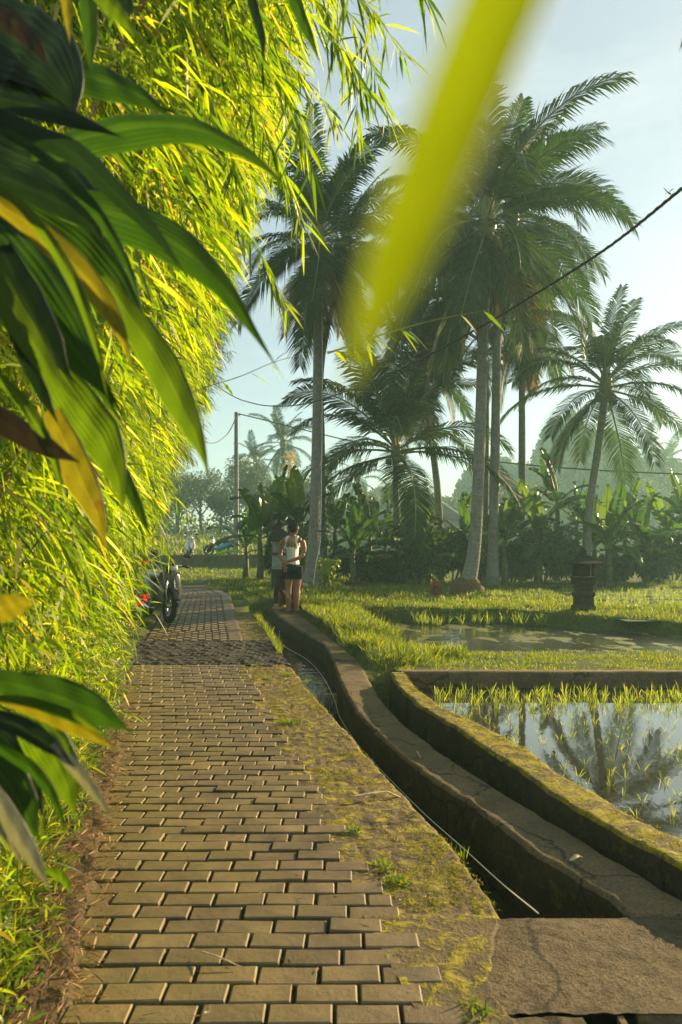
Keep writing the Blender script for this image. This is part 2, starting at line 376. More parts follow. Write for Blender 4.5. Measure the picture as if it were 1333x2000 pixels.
M['thatch'] = simple('black_thatch', (.03,.028,.024), .95, .1, var=.4, sc=40, bmp=1)
M['hollow'] = simple('niche_plaster', (.10,.08,.05), .9, .2, var=.3)
M['skin'] = simple('skin', (.30,.15,.08), .5, .35, var=.08, sc=8, bmp=.03)
M['hair'] = simple('hair', (.010,.007,.006), .8, .15, var=.4, sc=60, bmp=.5)
M['tank'] = simple('white_cotton', (.72,.72,.70), .9, .1, var=.05, sc=30, bmp=.3)
M['shorts'] = simple('black_cotton', (.010,.010,.012), .9, .1, var=.3, sc=30)
M['maroon'] = simple('maroon_cloth', (.055,.014,.014), .9, .1, var=.3, sc=9, bmp=.5)
M['paint_black'] = simple('black_plastic', (.016,.016,.018), .25, .5, var=.2, sc=5, bmp=.02)
M['paint_grey'] = simple('grey_paint', (.16,.16,.16), .25, .6, var=.15, sc=5, bmp=.02)
M['paint_dark'] = simple('dark_grey_paint', (.055,.055,.058), .25, .6, var=.15, sc=5, bmp=.02)
M['paint_white'] = simple('white_paint', (.65,.67,.68), .3, .5, var=.06, sc=5, bmp=.02)
M['paint_blue'] = simple('turquoise_paint', (.03,.28,.36), .3, .5, var=.1, sc=5, bmp=.02)
M['rubber'] = simple('tyre_rubber', (.014,.014,.014), .85, .2, var=.3, sc=40)
M['chrome'] = simple('chrome', (.55,.55,.55), .18, .6, 1.0, var=.1)
M['glass'] = simple('lamp_glass', (.55,.58,.60), .08, .8, var=.05)
M['red_lens'] = simple('red_lens', (.45,.02,.01), .15, .6, var=.05)
M['roof_far'] = simple('roof_tiles', (.14,.12,.10), .9, var=.2, sc=2, bmp=.3)
M['wall_far'] = simple('plaster_wall', (.40,.38,.33), .9, var=.1, sc=1)
M['window_dark'] = simple('window_dark', (.03,.035,.04), .2, .6)
M['dew_glint'] = simple('dew_glint', (.85,.88,.85), .05, 1.0, var=.02)  # white base colour stands in for the glint of clear drops
M['dry_leaf'] = simple('dry_leaf', (.52,.42,.24), .8, .2, var=.4, sc=30)
M['dry_wood'] = simple('dry_wood', (.45,.36,.24), .85, .2, var=.35, sc=40)
M['pebble'] = simple('pebble', (.42,.34,.25), .85, .2, var=.35, sc=30)
M['hillgreen'] = simple('hill_green', (.045,.065,.022), .95, .1, var=.4, sc=.1, bmp=.3)

# ------------------------------------------------------------------ measured edges, as functions of Y
def edge(pts, dz=0.0):
    a = sorted([(PT(x, y, dz).y, PT(x, y, dz).x) for x, y in pts]); return np.array([q[0] for q in a]), np.array([q[1] for q in a])
eAL = edge([(1235,1790),(1184,1748),(1120,1707),(1030,1655),(966,1603),(890,1550),(813,1499),(736,1432),(697,1390),(676,1356),(662,1325),(655,1303),(648,1284),(632,1258),(582,1229),(547,1207),(530,1188)])
eAR = edge([(1380,1787),(1333,1755),(1222,1690),(1120,1630),(1030,1576),(940,1520),(864,1470),(787,1412),(742,1362),(722,1326),(704,1294),(655,1254),(612,1220),(590,1203),(566,1186)])
eCL = edge([(985,1788),(945,1728),(880,1645),(820,1580),(765,1522),(700,1450),(650,1395),(600,1340),(562,1292),(542,1262),(530,1240),(503,1207),(482,1184)])
ex = lambda e, y: np.interp(y, e[0], e[1])
def ext(e, y):                          # with linear continuation at the near end
    s = (e[1][2]-e[1][0])/(e[0][2]-e[0][0]); r = np.interp(y, e[0], e[1]); return np.where(y < e[0][0], e[1][0]+s*(y-e[0][0]), r)
zB = lambda y: np.interp(y, [0, 4, 7.4], [.10, .115, .21])
def edgeB(pts):
    L = []
    for x, y in pts:
        Y = 5.0
        for _ in range(60): Y = .5*Y+.5*(CAM_H-float(zB(Y)))*F/(y-HY)
        L.append((Y, (x-666.5)*Y/F))
    L.sort(); return np.array([q[0] for q in L]), np.array([q[1] for q in L])
eBL = edgeB([(1333,1692),(1210,1625),(1120,1575),(1024,1510),(966,1472),(890,1420),(813,1375),(781,1344),(766,1322)])
eBR = edgeB([(1333,1636),(1235,1592),(1158,1545),(1094,1510),(1037,1465),(928,1408),(870,1383),(813,1343),(797,1322)])
XR = lambda y: .97-.252*y
XL = lambda y: XR(y)-1.28
Y_STRIP0, Y_STRIP1, Y_FAR = 8.35, 10.4, 17.2
farR = lambda y: np.interp(y, [10.4, 16.6, 19, 22], [-1.66, -2.82, -3.55, -4.6])
farL = lambda y: np.interp(y, [10.4, 16.6, 19, 22], [-2.85, -3.90, -4.4, -5.3])
Y_PB = 7.32                             # water side of the pond's back wall

def ground(X, Y):
    Z = zt_np(Y)-.015
    Z = np.where(Y > 24, .35, Z)
    n = noise3(X, Y, 0, .8, 1, 4)
    lx = np.where(Y < 10.4, XL(Y), farL(Y))
    # left bank under the hedge
    Z = np.where(X < lx-.05, Z+.04+.10*np.clip((lx-.05-X)/.8, 0, 1)+.03*n, Z)
    inner = (X > lx-.05) & (X < np.where(Y < 10.4, ex(eCL, Y), farR(Y)+1.0)) & (Y < 19)
    Z = np.where(inner, Z-.07, Z)
    # canal and narrow trench
    Z = np.where((Y < 2.86) & (X > .55) & (Y > 1.0), -.6, Z)
    cw = (X > ext(eCL, Y)-.0) & (X < ext(eAL, Y)+.10) & (Y > 2.8) & (Y < 15.8)
    Z = np.where(cw, -.6, Z)
    tw = (X > ext(eAR, Y)-.08) & (X < ext(eBL, Y)+.08) & (Y < 7.7) & (Y > .5)
    right = (X > np.where(Y < 15.5, ex(eAR, Y)+.04, 0))
    # grassy field to the right
    g = np.interp(Y, [7.6, 9.9, 11, 14], [.14, .07, .2, .3])+.03*n+.12*np.clip(1-(X-ex(eAR, Y))/1.4, 0, 1)*np.clip((Y-8.6)/1.5, 0, 1)
    Z = np.where(right & (Y > 7.6) & (Y < 24), g, Z)
    Z = np.where(right & (Y > 14) & (Y < 24), .31+.06*n, Z)
    strip = right & (Y > 7.2) & (X < ex(eAR, Y)+.35) & (Y < 9.4)
    Z = np.where(strip, -.05+.3*np.clip((Y-7.6)/1.2, 0, 1), Z)
    Z = np.where(tw, -.42, Z)
    Z = np.where((Y > .3) & (Y < Y_PB+.05) & (X > ext(eBR, Y)-.06), -.10, Z)
    # second pond
    pf = 14.1-np.clip(X-3.2, 0, 3)*.9+.12*noise3(X, Y*0, 0, 1.3, 5)
    pn = 9.9+.08*noise3(X, Y*0, 0, 1.7, 6)
    pl = .95-.12*(Y-9.9)+.15*noise3(Y, Y*0, 0, 1.1, 8)
    d2 = np.minimum(np.minimum(pf-Y, Y-pn), X-pl)
    Z = np.where(d2 > -.16, Z-(Z-(-.08))*np.clip((d2+.16)/.22, 0, 1), Z)
    # far wet field
    d3 = np.minimum(np.minimum(22.5-Y, Y-(14.9-.2*np.clip(X-6, 0, 8))), X-(5.3+.02*Y))
    Z = np.where(d3 > -.2, Z-(Z-.15)*np.clip((d3+.2)/.25, 0, 1), Z)
    # raised terraces, far left
    tl = np.interp(Y, [24, 34.5, 35.8, 36.0, 41, 41.4, 47, 47.4, 55, 56, 90, 300], [.35, .55, .6, 1.15, 1.2, 1.5, 1.55, 1.9, 2.0, 2.4, 2.6, 2.6])
    k = np.clip((-1.0-X)/2.0, 0, 1)
    Z = np.where(Y > 24, Z*(1-k)+tl*k, Z)
    Z = np.where((Y > 16) & (Y <= 24), Z+.06*n, Z)
    return Z
def gz(x, y): return float(ground(np.array([float(x)]), np.array([float(y)]))[0])

# ------------------------------------------------------------------ structure
xs = np.concatenate([-np.geomspace(9, 190, 26)[::-1], np.arange(-8.9, 9.0, .09), np.geomspace(9.1, 190, 26)])
ys = np.concatenate([np.linspace(-25, .4, 8), np.arange(.5, 25, .09), np.geomspace(25.1, 260, 90)])
GX, GY = np.meshgrid(xs, ys)
GZ = ground(GX, GY)
tag(obj('ground', grid('ground', GX, GY, GZ), M['soil']), kind='structure')

def plane(name, poly, z, m, kind='structure'):
    me = bpy.data.meshes.new(name); me.from_pydata([(x, y, z(x, y) if callable(z) else z) for x, y in poly], [], [tuple(range(len(poly)))]); me.update()
    return tag(obj(name, me, m), kind=kind)
yy = np.linspace(.4, Y_PB+.03, 40)
pond_poly = [(float(ext(eBR, y))-.05, float(y)) for y in yy]
plane('pond_water', pond_poly+[(16, Y_PB+.03), (16, .4)], .05, M['pond_water'])
plane('far_pond_water', [(.3, 9.4), (16, 9.4), (16, 14.6), (.3, 14.6)], .04, M['algae_water'])
plane('rice_field_water', [(4.9, 12.2), (24, 12.2), (24, 23), (4.9, 23)], .25, M['field_water'])

def zcanal(y): return np.interp(y, [0, 7.98, 8.0, 10.5, 13, 16], [-.36, -.36, -.15, -.10, 0.02, .10])
def strip(name, eL, eR, y0, y1, zf, m, dy=.06, nx=5, kind='structure', pad=.03):
    y = np.arange(y0, y1, dy); a = ext(eL, y)-pad; b = ext(eR, y)+pad; t = np.linspace(0, 1, nx)
    X = a[:, None]*(1-t)+b[:, None]*t; Y = np.repeat(y[:, None], nx, 1)
    return tag(obj(name, grid(name, X, Y, zf(X, Y)), m), kind=kind)
strip('canal_water', eCL, eAL, 2.6, 7.97, lambda X, Y: -.36+0*X+.004*noise3(X, Y, 0, 14, 3), M['canal_water'])
strip('canal_water', eCL, eAL, 8.03, 15.9, lambda X, Y: zcanal(Y)+.004*noise3(X, Y, 0, 14, 3), M['canal_water'])
strip('trench_water', eAR, eBL, .8, 7.6, lambda X, Y: -.30+0*X, M['canal_water'], pad=.06)
# weir: a small fall of water
cl, cr = float(ex(eCL, 8.0)), float(ex(eAL, 8.0))
t_ = np.linspace(0, 1, 40); s_ = np.linspace(0, 1, 14)
TX = np.repeat((cl-.02+(cr-cl+.04)*t_)[None], 14, 0); TY = np.repeat((8.03-.09*s_**.6)[:, None], 40, 1)+.008*noise3(TX, 0*TX, 0, 30, 4)
TZ = np.repeat((-.148-.215*s_**1.8)[:, None], 40, 1)
mfall, tfl, ofl = newmat('falling_water'); wn = noi(tfl, 1, 4, .6, None)
mpp = tfl.nodes.new('ShaderNodeMapping'); mpp.inputs['Scale'].default_value = (70, 4, 5); tfl.links.new(pos(tfl), mpp.inputs[0])
wn = noi(tfl, 1, 4, .6, mpp.outputs[0]); princ(tfl, ofl, ramp(tfl, wn, [(.45, (.03,.035,.03)), (.7, (.45,.5,.48))]), .12, bump(tfl, wn, .6, .02), .9)
tag(obj('waterfall', grid('waterfall', TX, TY, TZ), mfall), kind='structure')
fm = MB()
for i in range(70):
    a = rng.random(); fm.ball((cl+.02+(cr-cl-.04)*a, 7.90-.12*rng.random()**2, -.358), .006+.012*rng.random(), 6, 4, (1.5, 1, .5))
tag(fm.build('foam', M['foam'], smooth=True), kind='stuff')
tag(MB().box(((cl+cr)/2, 8.12, -.40), (cr-cl+.1, .16, .49)).build('weir_sill', M['wall_conc']), kind='structure')

def wall(name, eL, eR, y0, y1, ztop, depth, m, seed, lump=.008, parent=None, nmid=8):
    y = np.arange(y0, y1+.001, .04); a = ext(eL, y); b = ext(eR, y)
    a = a+.010*noise3(y, 0*y, 0, 5, seed); b = b+.010*noise3(y, 0*y, 3, 5, seed); z = ztop(y)
    cols = []
    wd = b-a
    for q in (depth, depth*.7, depth*.4, depth*.18): cols.append((a, z-q, 1.0))
    cols.append((a+.002, z-.022, .8)); cols.append((a+.014, z-.004, .6))
    for t in np.linspace(.1, .9, nmid): cols.append((a+wd*t, z, .5))
    cols.append((b-.014, z-.004, .6)); cols.append((b-.002, z-.022, .8))
    for q in (depth*.18, depth*.4, depth*.7, depth): cols.append((b, z-q, 1.0))
    X = np.stack([c[0] for c in cols], 1); Z = np.stack([c[1] for c in cols], 1); Y = np.repeat(y[:, None], len(cols), 1)
    X = X+lump*1.3*noise3(Y, Z*2, X*0, 9, seed+2, 4); Z = Z+lump*noise3(X, Y, 0*X, 11, seed+3, 4)
    # end caps
    MI = None
    X = np.vstack([X[:1]*0+X[:1].mean(), X, X[-1:]*0+X[-1:].mean()]); Y = np.vstack([Y[:1], Y, Y[-1:]]); Z = np.vstack([Z[:1]*0+Z[:1].min(), Z, Z[-1:]*0+Z[-1:].min()])
    me = grid(name, X, Y, Z, smooth=True); nc = X.shape[1]-1; me.materials.append(m); me.materials.append(M['shaded_damp'])
    mi = np.array([(1 if (q < 4 or q >= nc-4) else 0) for q in range(nc)]); me.polygons.foreach_set('material_index', np.tile(mi, X.shape[0]-1)); return obj(name, me, None, parent)  # side faces get the dark material with painted-in shade
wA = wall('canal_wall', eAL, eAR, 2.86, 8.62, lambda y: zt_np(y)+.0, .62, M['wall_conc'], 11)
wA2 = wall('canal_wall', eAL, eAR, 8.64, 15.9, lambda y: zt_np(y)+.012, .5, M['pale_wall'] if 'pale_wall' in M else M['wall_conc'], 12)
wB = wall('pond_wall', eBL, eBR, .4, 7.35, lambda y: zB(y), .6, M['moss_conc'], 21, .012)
tag(wA, 'long smooth concrete canal wall curving towards the camera, half in shadow', 'wall')
tag(wA2, 'far stretch of canal wall that the man stands on', 'wall')
tag(wB, 'low mossy concrete wall holding back the near rice pond', 'wall')
xb = np.arange(.62, 16, .05); zz = [(-.3, 0), (0, .0), (.1, .0), (.19, .004), (.21, .02), (.215, .13), (.195, .15), (-.3, .15)]
X = np.repeat(xb[:, None], 8, 1); Y = Y_PB+np.repeat(np.array([q[1] for q in zz])[None], len(xb), 0)+.006*noise3(X, X*0, 0, 6, 31); Z = np.repeat(np.array([q[0] for q in zz])[None], len(xb), 0)+.008*noise3(X, X*0, 0, 5, 32)
tag(obj('pond_back_wall', grid('pond_back_wall', X, Y, Z, False, flip=True), M['wall_conc']), 'straight concrete wall along the far side of the near rice pond', 'wall')

# apron between the path and the canal: rough mossy concrete with a broken edge
def apron():
    y = np.arange(2.2, 13.6, .022); t = np.linspace(0, 1, 46)
    b = ext(eCL, y); b = np.where(y < 2.87, np.interp(y, [2.2, 2.45, 2.87], [XR(2.2)+.10, XR(2.45)+.16, .66]), b)+np.where(y < 2.87, .05*noise3(y, 0*y, 0, 9, 47), 0); b = b+.014*noise3(y, 0*y, 0, 4, 41)+.01*noise3(y, 0*y, 0, 22, 42)
    a = np.where(y < Y_STRIP0, XR(y)-.16, np.where(y < Y_STRIP1, XR(y)-.5, farR(y)))
    b = np.maximum(b, a+.05)
    X = a[:, None]*(1-t)+b[:, None]*t; Y = np.repeat(y[:, None], len(t), 1)
    Z = zt_np(Y)-.012+.010*noise3(X, Y, 0, 3, 43)+.022*np.abs(noise3(X, Y, 0, 14, 44, 4))*np.clip(noise3(X, Y, 0, 1.3, 45, 2)+.6, .2, 1)
    Z[(Y > Y_STRIP0-.02) & (Y < Y_STRIP1+.02)] -= .05
    Z = Z-(np.clip(t-.965, 0, 1)/.035)*.02
    # side down into the canal
    for q in (.05, .15, .3, .5):
        X = np.hstack([X, X[:, 45:46]+.008*noise3(Y[:, :1], q, 0, 12, 46)]); Y = np.hstack([Y, Y[:, :1]]); Z = np.hstack([Z, zt_np(Y[:, :1])-.02-q])
    X = X+0; lo = (Y < 2.87); Z = np.where(lo, np.maximum(Z, -.006)+.004, Z); Z[:, -5:] = np.where(lo[:, -5:], -.05, Z[:, -5:])
    return X, Y, Z
tag(obj('path_kerb_strip', grid('path_kerb_strip', *apron()), M['apron_conc']), kind='structure')
# concrete slab bridging the canal in front
def slab():
    y = np.arange(1.2, 2.875, .016); x = np.arange(.0, 4.6, .022); X, Y = np.meshgrid(x, y)
    X = X+np.clip(1-(X/1.0), 0, 1)*(XR(Y)-.14)                          # left border follows the path
    Z = -.014+.007*noise3(X, Y, 0, 5, 51)+.006*noise3(X, Y, 0, 33, 52, 3)+.006*np.clip(noise3(X, Y, 0, 60, 53, 2), 0, 1)
    return X, Y, Z
sx_, sy_, sz_ = slab()
kk = sy_[:, 0] >= 2.268
tag(obj('canal_bridge_slab', grid('canal_bridge_slab', sx_[kk], sy_[kk], sz_[kk]), M['slab_conc']), kind='structure')
# nearer piece of the slab stops short of a rectangular opening
kc = (sx_[0] < .86)
tag(obj('canal_bridge_slab', grid('canal_bridge_slab', sx_[~kk][:, kc], sy_[~kk][:, kc], sz_[~kk][:, kc]), M['slab_conc']), kind='structure')
tag(MB().box((2.9, 2.281, -.30), (3.9, .02, .56)).box((2.9, 2.862, -.30), (4.4, .02, .56)).box((.89, 1.75, -.3), (.02, 1.04, .56)).build('slab_face', M['wall_conc']), kind='structure')
g2 = ground(np.array([2.]), np.array([1.5]))

# ------------------------------------------------------------------ brick path
def brickmesh(k, L=.201, W=.0955, H=.05):
    r = random.Random(k); c = .0045; j = lambda s: (r.random()-.5)*s
    v = []
    for (hx, hy, z) in ((L/2, W/2, -H), (L/2, W/2, -c), (L/2-c, W/2-c, 0)):
        for sx, sy in ((-1,-1),(1,-1),(1,1),(-1,1)): v.append((sx*hx+j(.003), sy*hy+j(.003), z+j(.0014)))
    v.append((j(.01), j(.005), .0008+j(.001)))
    f = []
    for i in (0, 4):
        for q in range(4): f.append((i+q, i+(q+1) % 4, i+4+(q+1) % 4, i+4+q))
    for q in range(4): f.append((8+q, 8+(q+1) % 4, 12))
    me = bpy.data.meshes.new('brick'); me.from_pydata(v, [], f); me.update(); me.materials.append(M['brick']); return me
BM = [brickmesh(k) for k in range(8)]; HBM = [brickmesh(k+20, .098) for k in range(4)]
yb = np.arange(1.6, 9, .2); XX = np.stack([XL(yb)-.25, XR(yb)+.1], 1); YY = np.stack([yb, yb], 1)
path = tag(obj('paved_path', grid('paved_path', XX, YY, zt_np(YY)-.036), M['litter_soil']), kind='structure')
bl = []
PITCH = .1065; LB = .2135
nrow = int((Y_STRIP0-1.93)/PITCH)+1
for k in range(nrow):
    y = 1.93+k*PITCH; off = XR(y)+(.5*LB if k % 2 else 0)-.5*LB
    half_r = k % 2 == 0
    n = 6
    for i in range(-1, n):
        x = off-LB*(i+.5)
        if i == -1: continue
        if x < XL(y)-.06+.05*math.sin(k*1.7): continue
        bl.append((x, y, 0))
    xl = off-LB*n+LB*.25
    if half_r:                           # cut half pavers close the stepped right border here and there
        if rng.random() < .45: bl.append((off+LB*.25, y, 1))
bl.sort(key=lambda q: q[1])
NB = 0; mbx = []
for x, y, h in bl:
    me = random.choice(HBM if h else BM)
    z = zt(y)+random.uniform(-.006, .005)-(.006 if h else 0)
    rot = (random.gauss(0, .013)+math.atan2(zt(y+.05)-zt(y-.05), .1), random.gauss(0, .011), random.gauss(0, .013))
    if NB < 299:
        o = bpy.data.objects.new('brick', me); o.location = (x+random.gauss(0, .002), y, z); o.rotation_euler = rot; o.parent = path; COL.objects.link(o); NB += 1
    else: mbx.append((me, Matrix.LocRotScale(Vector((x, y, z)), Euler(rot), None)))
def joined(name, items, m, parent):
    b = MB()
    for me, mt in items: b.add([mt @ v.co for v in me.vertices], [tuple(p.vertices) for p in me.polygons])
    return tag(b.build(name, m, parent), kind='stuff')
joined('distant_bricks', mbx, M['brick_far'], path)
# rough dark strip of set stones across the path
st = np.arange(Y_STRIP0+.03, Y_STRIP1+.01, .018); xs2 = np.linspace(0, 1, 130)
b_ = ext(eCL, st)+.02*noise3(st, 0*st, 0, 6, 61); a_ = XL(st)-.45
X = a_[:, None]*(1-xs2)+b_[:, None]*xs2; Y = np.repeat(st[:, None], 130, 1)
cx = np.abs(((X*7.5+.5*np.floor(Y*8.5)) % 1)-.5)*2; cyy = np.abs(((Y*8.5) % 1)-.5)*2
Z = zt_np(Y)-.014+.026*(1-cx**6)*(1-cyy**6)*(.6+.6*noise3(np.floor(X*7.5+.5*np.floor(Y*8.5)), np.floor(Y*8.5), 0, 1.37, 62, 1))+.010*noise3(X, Y, 0, 22, 63)
tag(obj('cobble_strip', grid('cobble_strip', X, Y, Z), M['asphalt']), kind='structure')
# far stretch of the path, bricks laid lengthwise
yb = np.arange(Y_STRIP1, Y_FAR+5, .3); XX = np.stack([farL(yb)-.1, farR(yb)+.25], 1); YY = np.stack([yb, yb], 1)
fpath = tag(obj('far_paved_path', grid('far_paved_path', XX, YY, zt_np(YY)-.012), M['litter_soil']), kind='structure')
items = []
y = Y_STRIP1+.06
r_ = 0
while y < Y_FAR+1.5:
    a, b = float(farL(y)), float(farR(y)); nc = int(round((b-a)/.112)); ang = math.atan2(float(farR(y+.2)-farR(y)), .2)
    for i in range(nc):
        yo = .1*(i % 2); x = b-(i+.5)*(b-a)/nc
        items.append((random.choice(BM), Matrix.LocRotScale(Vector((x+(-.18*yo), y+yo, zt(y+yo)+.002+random.uniform(-.003, .003))), Euler((.03, 0, R(90)-ang)), Vector((1, .98, .3)))))
    for q in (0, .107): items.append((random.choice(BM), Matrix.LocRotScale(Vector((b+.11, y+q, zt(y+q)+.002)), Euler((.03, 0, -.05)), Vector((.95, .95, .3)))))
    y += .2135; r_ += 1
b3 = []
joined('lengthwise_bricks', items, M['brick_far'], fpath)

# ------------------------------------------------------------------ retaining step of the far terrace
tw = MB()
for i in range(26):
    x0 = -14.5+i*.55; tw.box((x0+.27, 35.75+random.uniform(-.05, .05), .75), (.54, .34, 1.0+random.uniform(-.06, .04)))
tag(tw.build('terrace_wall', M['wall_conc'], bevel=.03), 'low weathered retaining wall below the parked blue moped', 'wall')

# ------------------------------------------------------------------ palms
def frond_mesh(elev, droop, seed, L=4.0, npair=70):
    r = random.Random(seed); pts = []; p = Vector((0, 0, 0)); nseg = 14; ang = R(elev)
    for i in range(nseg+1):
        pts.append(p.copy()); p = p+Vector((math.cos(ang), 0, math.sin(ang)))*(L/nseg)
        ang -= R(droop)/nseg*(.5+1.0*i/nseg); ang = max(ang, R(-88))
    b = MB(); b.tube(pts, [.035*(1-.85*i/nseg)+.004 for i in range(nseg+1)], 4)
    nr = len(b.f); V = []; Fc = []
    side_tw = r.uniform(-.25, .25)
    for k in range(npair):
        t = .16+.84*(k/(npair-1)); q = t*nseg; i = min(int(q), nseg-1); f = q-i
        o = pts[i].lerp(pts[i+1], f); tan = (pts[i+1]-pts[i]).normalized()
        up = Vector((-tan.z, 0, tan.x)); ll = (.95*math.sin(math.pi*(.12+.80*t))**.7+.08)*r.uniform(.85, 1.1)
        for s in (-1, 1):
            if r.random() < .05: continue
            dr = (tan*(.55+.35*t)+Vector((0, s, 0))*(1.0-.3*t)+up*(.18+side_tw*s)).normalized()
            a0 = o; hang = .45+.55*r.random()
            a1 = o+dr*ll*.5+Vector((0, 0, -.09*ll*hang)); a2 = o+dr*ll*.92+Vector((0, 0, -.48*ll*hang))
            wv = tan*.025; n0 = len(V)
            V += [a0-wv*.6, a0+wv*.6, a1-wv*1.2, a1+wv*1.2, a2]
            Fc += [(n0, n0+1, n0+3, n0+2), (n0+2, n0+3, n0+4)]
    b.add(V, Fc); me = b.mesh('frond')
    a = me.attributes.new('tone', 'FLOAT', 'POINT'); a.data.foreach_set('value', [r.random() for _ in me.vertices])
    me.polygons.foreach_set('material_index', [1 if i < nr else 0 for i in range(len(me.polygons))])
    return me
ELS = [(80, 45), (66, 80), (48, 95), (30, 95), (10, 85), (-12, 70), (-35, 50), (-60, 25)]
FR = [[frond_mesh(e, d, i*10+s) for s in range(2)] for i, (e, d) in enumerate(ELS)]
for g in FR:
    for me in g: me.materials.append(M['palm_leaf']); me.materials.append(M['rachis'])
DEAD = [frond_mesh(-62, 20, 91), frond_mesh(-75, 10, 92)]
for me in DEAD: me.materials.append(M['palm_dead']); me.materials.append(M['palm_dead'])
def bez(pts, n):                          # Catmull-Rom through points
    pts = [Vector(p) for p in pts]; q = [pts[0]*2-pts[1]]+pts+[pts[-1]*2-pts[-2]]; o = []
    for i in range(n):
        s = i/(n-1)*(len(pts)-1); k = min(int(s), len(pts)-2); t = s-k; a, b, c, d = q[k:k+4]
        o.append(.5*((2*b)+(c-a)*t+(2*a-5*b+4*c-d)*t*t+(3*b-3*c+d-a)*t**3))
    return o
def palm(px, Y, label, r0=.16, scale=1.0, nf=26, dead=3, nuts=6, seed=0, group='coconut palms along the rice fields', name='coconut_palm', lo=7.6):
    """px: photograph points of the trunk from base to crown"""
    r = random.Random(seed); pts = [D(x, y, Y) for x, y in px]; base = pts[0].copy()
    g = gz(base.x, base.y); base.z = g-.05; pts[0] = base
    root = empty(name, base, 0, label, 'palm tree', group)
    loc = [p-base for p in pts]; cv = bez(loc, 22)
    b = MB(); H = cv[-1].z
    rad = [r0*(1+.7*math.exp(-p.z*1.8))*(1-.28*i/21)*(1+.03*r.random()) for i, p in enumerate(cv)]
    b.tube(cv, rad, 12); b.build('trunk', M['palm_bark'], root, smooth=True)
    top = cv[-1]
    sh = MB(); sh.tube([top-Vector((0,0,.35)), top, top+Vector((0,0,.5)), top+Vector((0,0,.95))], [r0*.95, r0*1.5, r0*1.1, .03], 8); sh.build('crown_shaft', M['rachis'], root, smooth=True)
    for i in range(nf):
        t = i/(nf-1); lev = min(7, int(t**.95*lo)); me = r.choice(FR[lev]); az = i*2.39996+r.uniform(-.2, .2)
        o = bpy.data.objects.new('frond', me); o.parent = root; o.location = top+Vector((0, 0, .35-.45*t))+Vector((math.cos(az), math.sin(az), 0))*.06
        o.rotation_euler = (r.uniform(-.22, .22), r.uniform(-.10, .10), az); s = scale*r.uniform(.82, 1.08)*(.8 if t < .1 else 1); o.scale = (s, s, s); COL.objects.link(o)
    for i in range(dead):
        az = r.uniform(0, 6.28); o = bpy.data.objects.new('dead_frond', r.choice(DEAD)); o.parent = root; o.location = top+Vector((0,0,-.15)); o['label'] = 'dry brown hanging frond'
        o.rotation_euler = (0, 0, az); s = scale*r.uniform(.6, .85); o.scale = (s, s, s); COL.objects.link(o)
    for i in range(nuts):
        az = i*2.4+.5; nb = MB().ball((0,0,0), .11, 8, 6, (1,1,1.2)); 
        nb.build('coconut', M['husk'], root, smooth=True, loc=top+Vector((math.cos(az)*.26, math.sin(az)*.26, -.18-.12*(i % 3))))
    return root
p1 = palm([(606,1148),(612,1080),(618,900),(621,700),(622,470)], 21, 'tall coconut palm with pale trunk just behind the standing man', .165, .92, 30, 4, 7, 1)
palm([(632,1100),(632,1000),(629,850),(630,700),(672,500)], 25, 'coconut palm whose trunk shows right behind the pale trunk by the man', .12, .85, 24, 2, 4, 22)
p2 = palm([(908,1152),(928,1060),(938,850),(944,650),(952,445)], 18.2, 'tallest coconut palm, leaning pale trunk rising from a root mound', .165, 1.0, 32, 5, 8, 3)
palm([(962,1100),(966,950),(970,750),(974,600),(1000,430)], 22.5, 'coconut palm with slim grey trunk directly right of the tallest palm', .16, 1.0, 28, 4, 5, 4)
palm([(946,1090),(948,900),(948,760),(940,660),(868,560)], 25, 'coconut palm with dark trunk half hidden behind the tallest palm', .15, .95, 26, 5, 5, 5)
palm([(1019,1100),(1020,950),(1020,780),(1020,620)], 26.5, 'coconut palm with thin straight trunk and one long drooping frond', .15, .85, 24, 5, 5, 6)
palm([(1143,1120),(1150,1010),(1168,880),(1184,760)], 23.5, 'separate coconut palm at the far right leaning gently to the right', .15, .95, 26, 0, 7, 7, lo=6.8)
palm([(779,1110),(777,1030),(774,960),(774,885)], 24.8, 'short young palm with wide low fronds between the tall palms', .13, 1.25, 26, 0, 2, 8, lo=5.9)
palm([(862,1100),(856,970),(842,850),(826,720)], 29, 'slender pale coconut palm leaning left behind the short palm', .16, .9, 24, 3, 4, 9)
# root mound of the tallest palm
bp = p2.location
V = MB().ball((0,0,0), .5, 20, 12, (.85,.7,.80)).mesh('root_mound', True)
for v in V.vertices: v.co *= 1+.16*random.random()
o = obj('root_mound', V, M['fibre'], p2, loc=(.05, 0, .12))
# ---- far hazy palms
for i, (x, y, Y, s) in enumerate([(553,868,62,.9),(500,905,70,.8),(1135,905,95,.9),(1262,885,120,1.2),(1222,925,105,1.0),(1300,905,110,1.2),(1190,935,100,.9),(700,940,80,.8)]):
    lab = ['hazy distant palm standing above the trees left of the tall pale trunk', 'hazy distant palm left of the taller hazy palm, near the utility pole', 'misty palm below the hill, left of the leaning right palm', 'misty distant palm highest on the right horizon',
           'misty distant palm left of the highest palm on the right horizon', 'misty distant palm at the right edge of the photo', 'misty distant low palm right of the leaning palm trunk', 'hazy distant palm seen between the pale trunks and the short palm'][i]
    palm([(x, 1075), (x+3, (1075+y)/2), (x, y)], Y, lab, .2, s*1.05, 18, 0, 0, 40+i, 'distant palms in the morning mist', 'distant_palm')

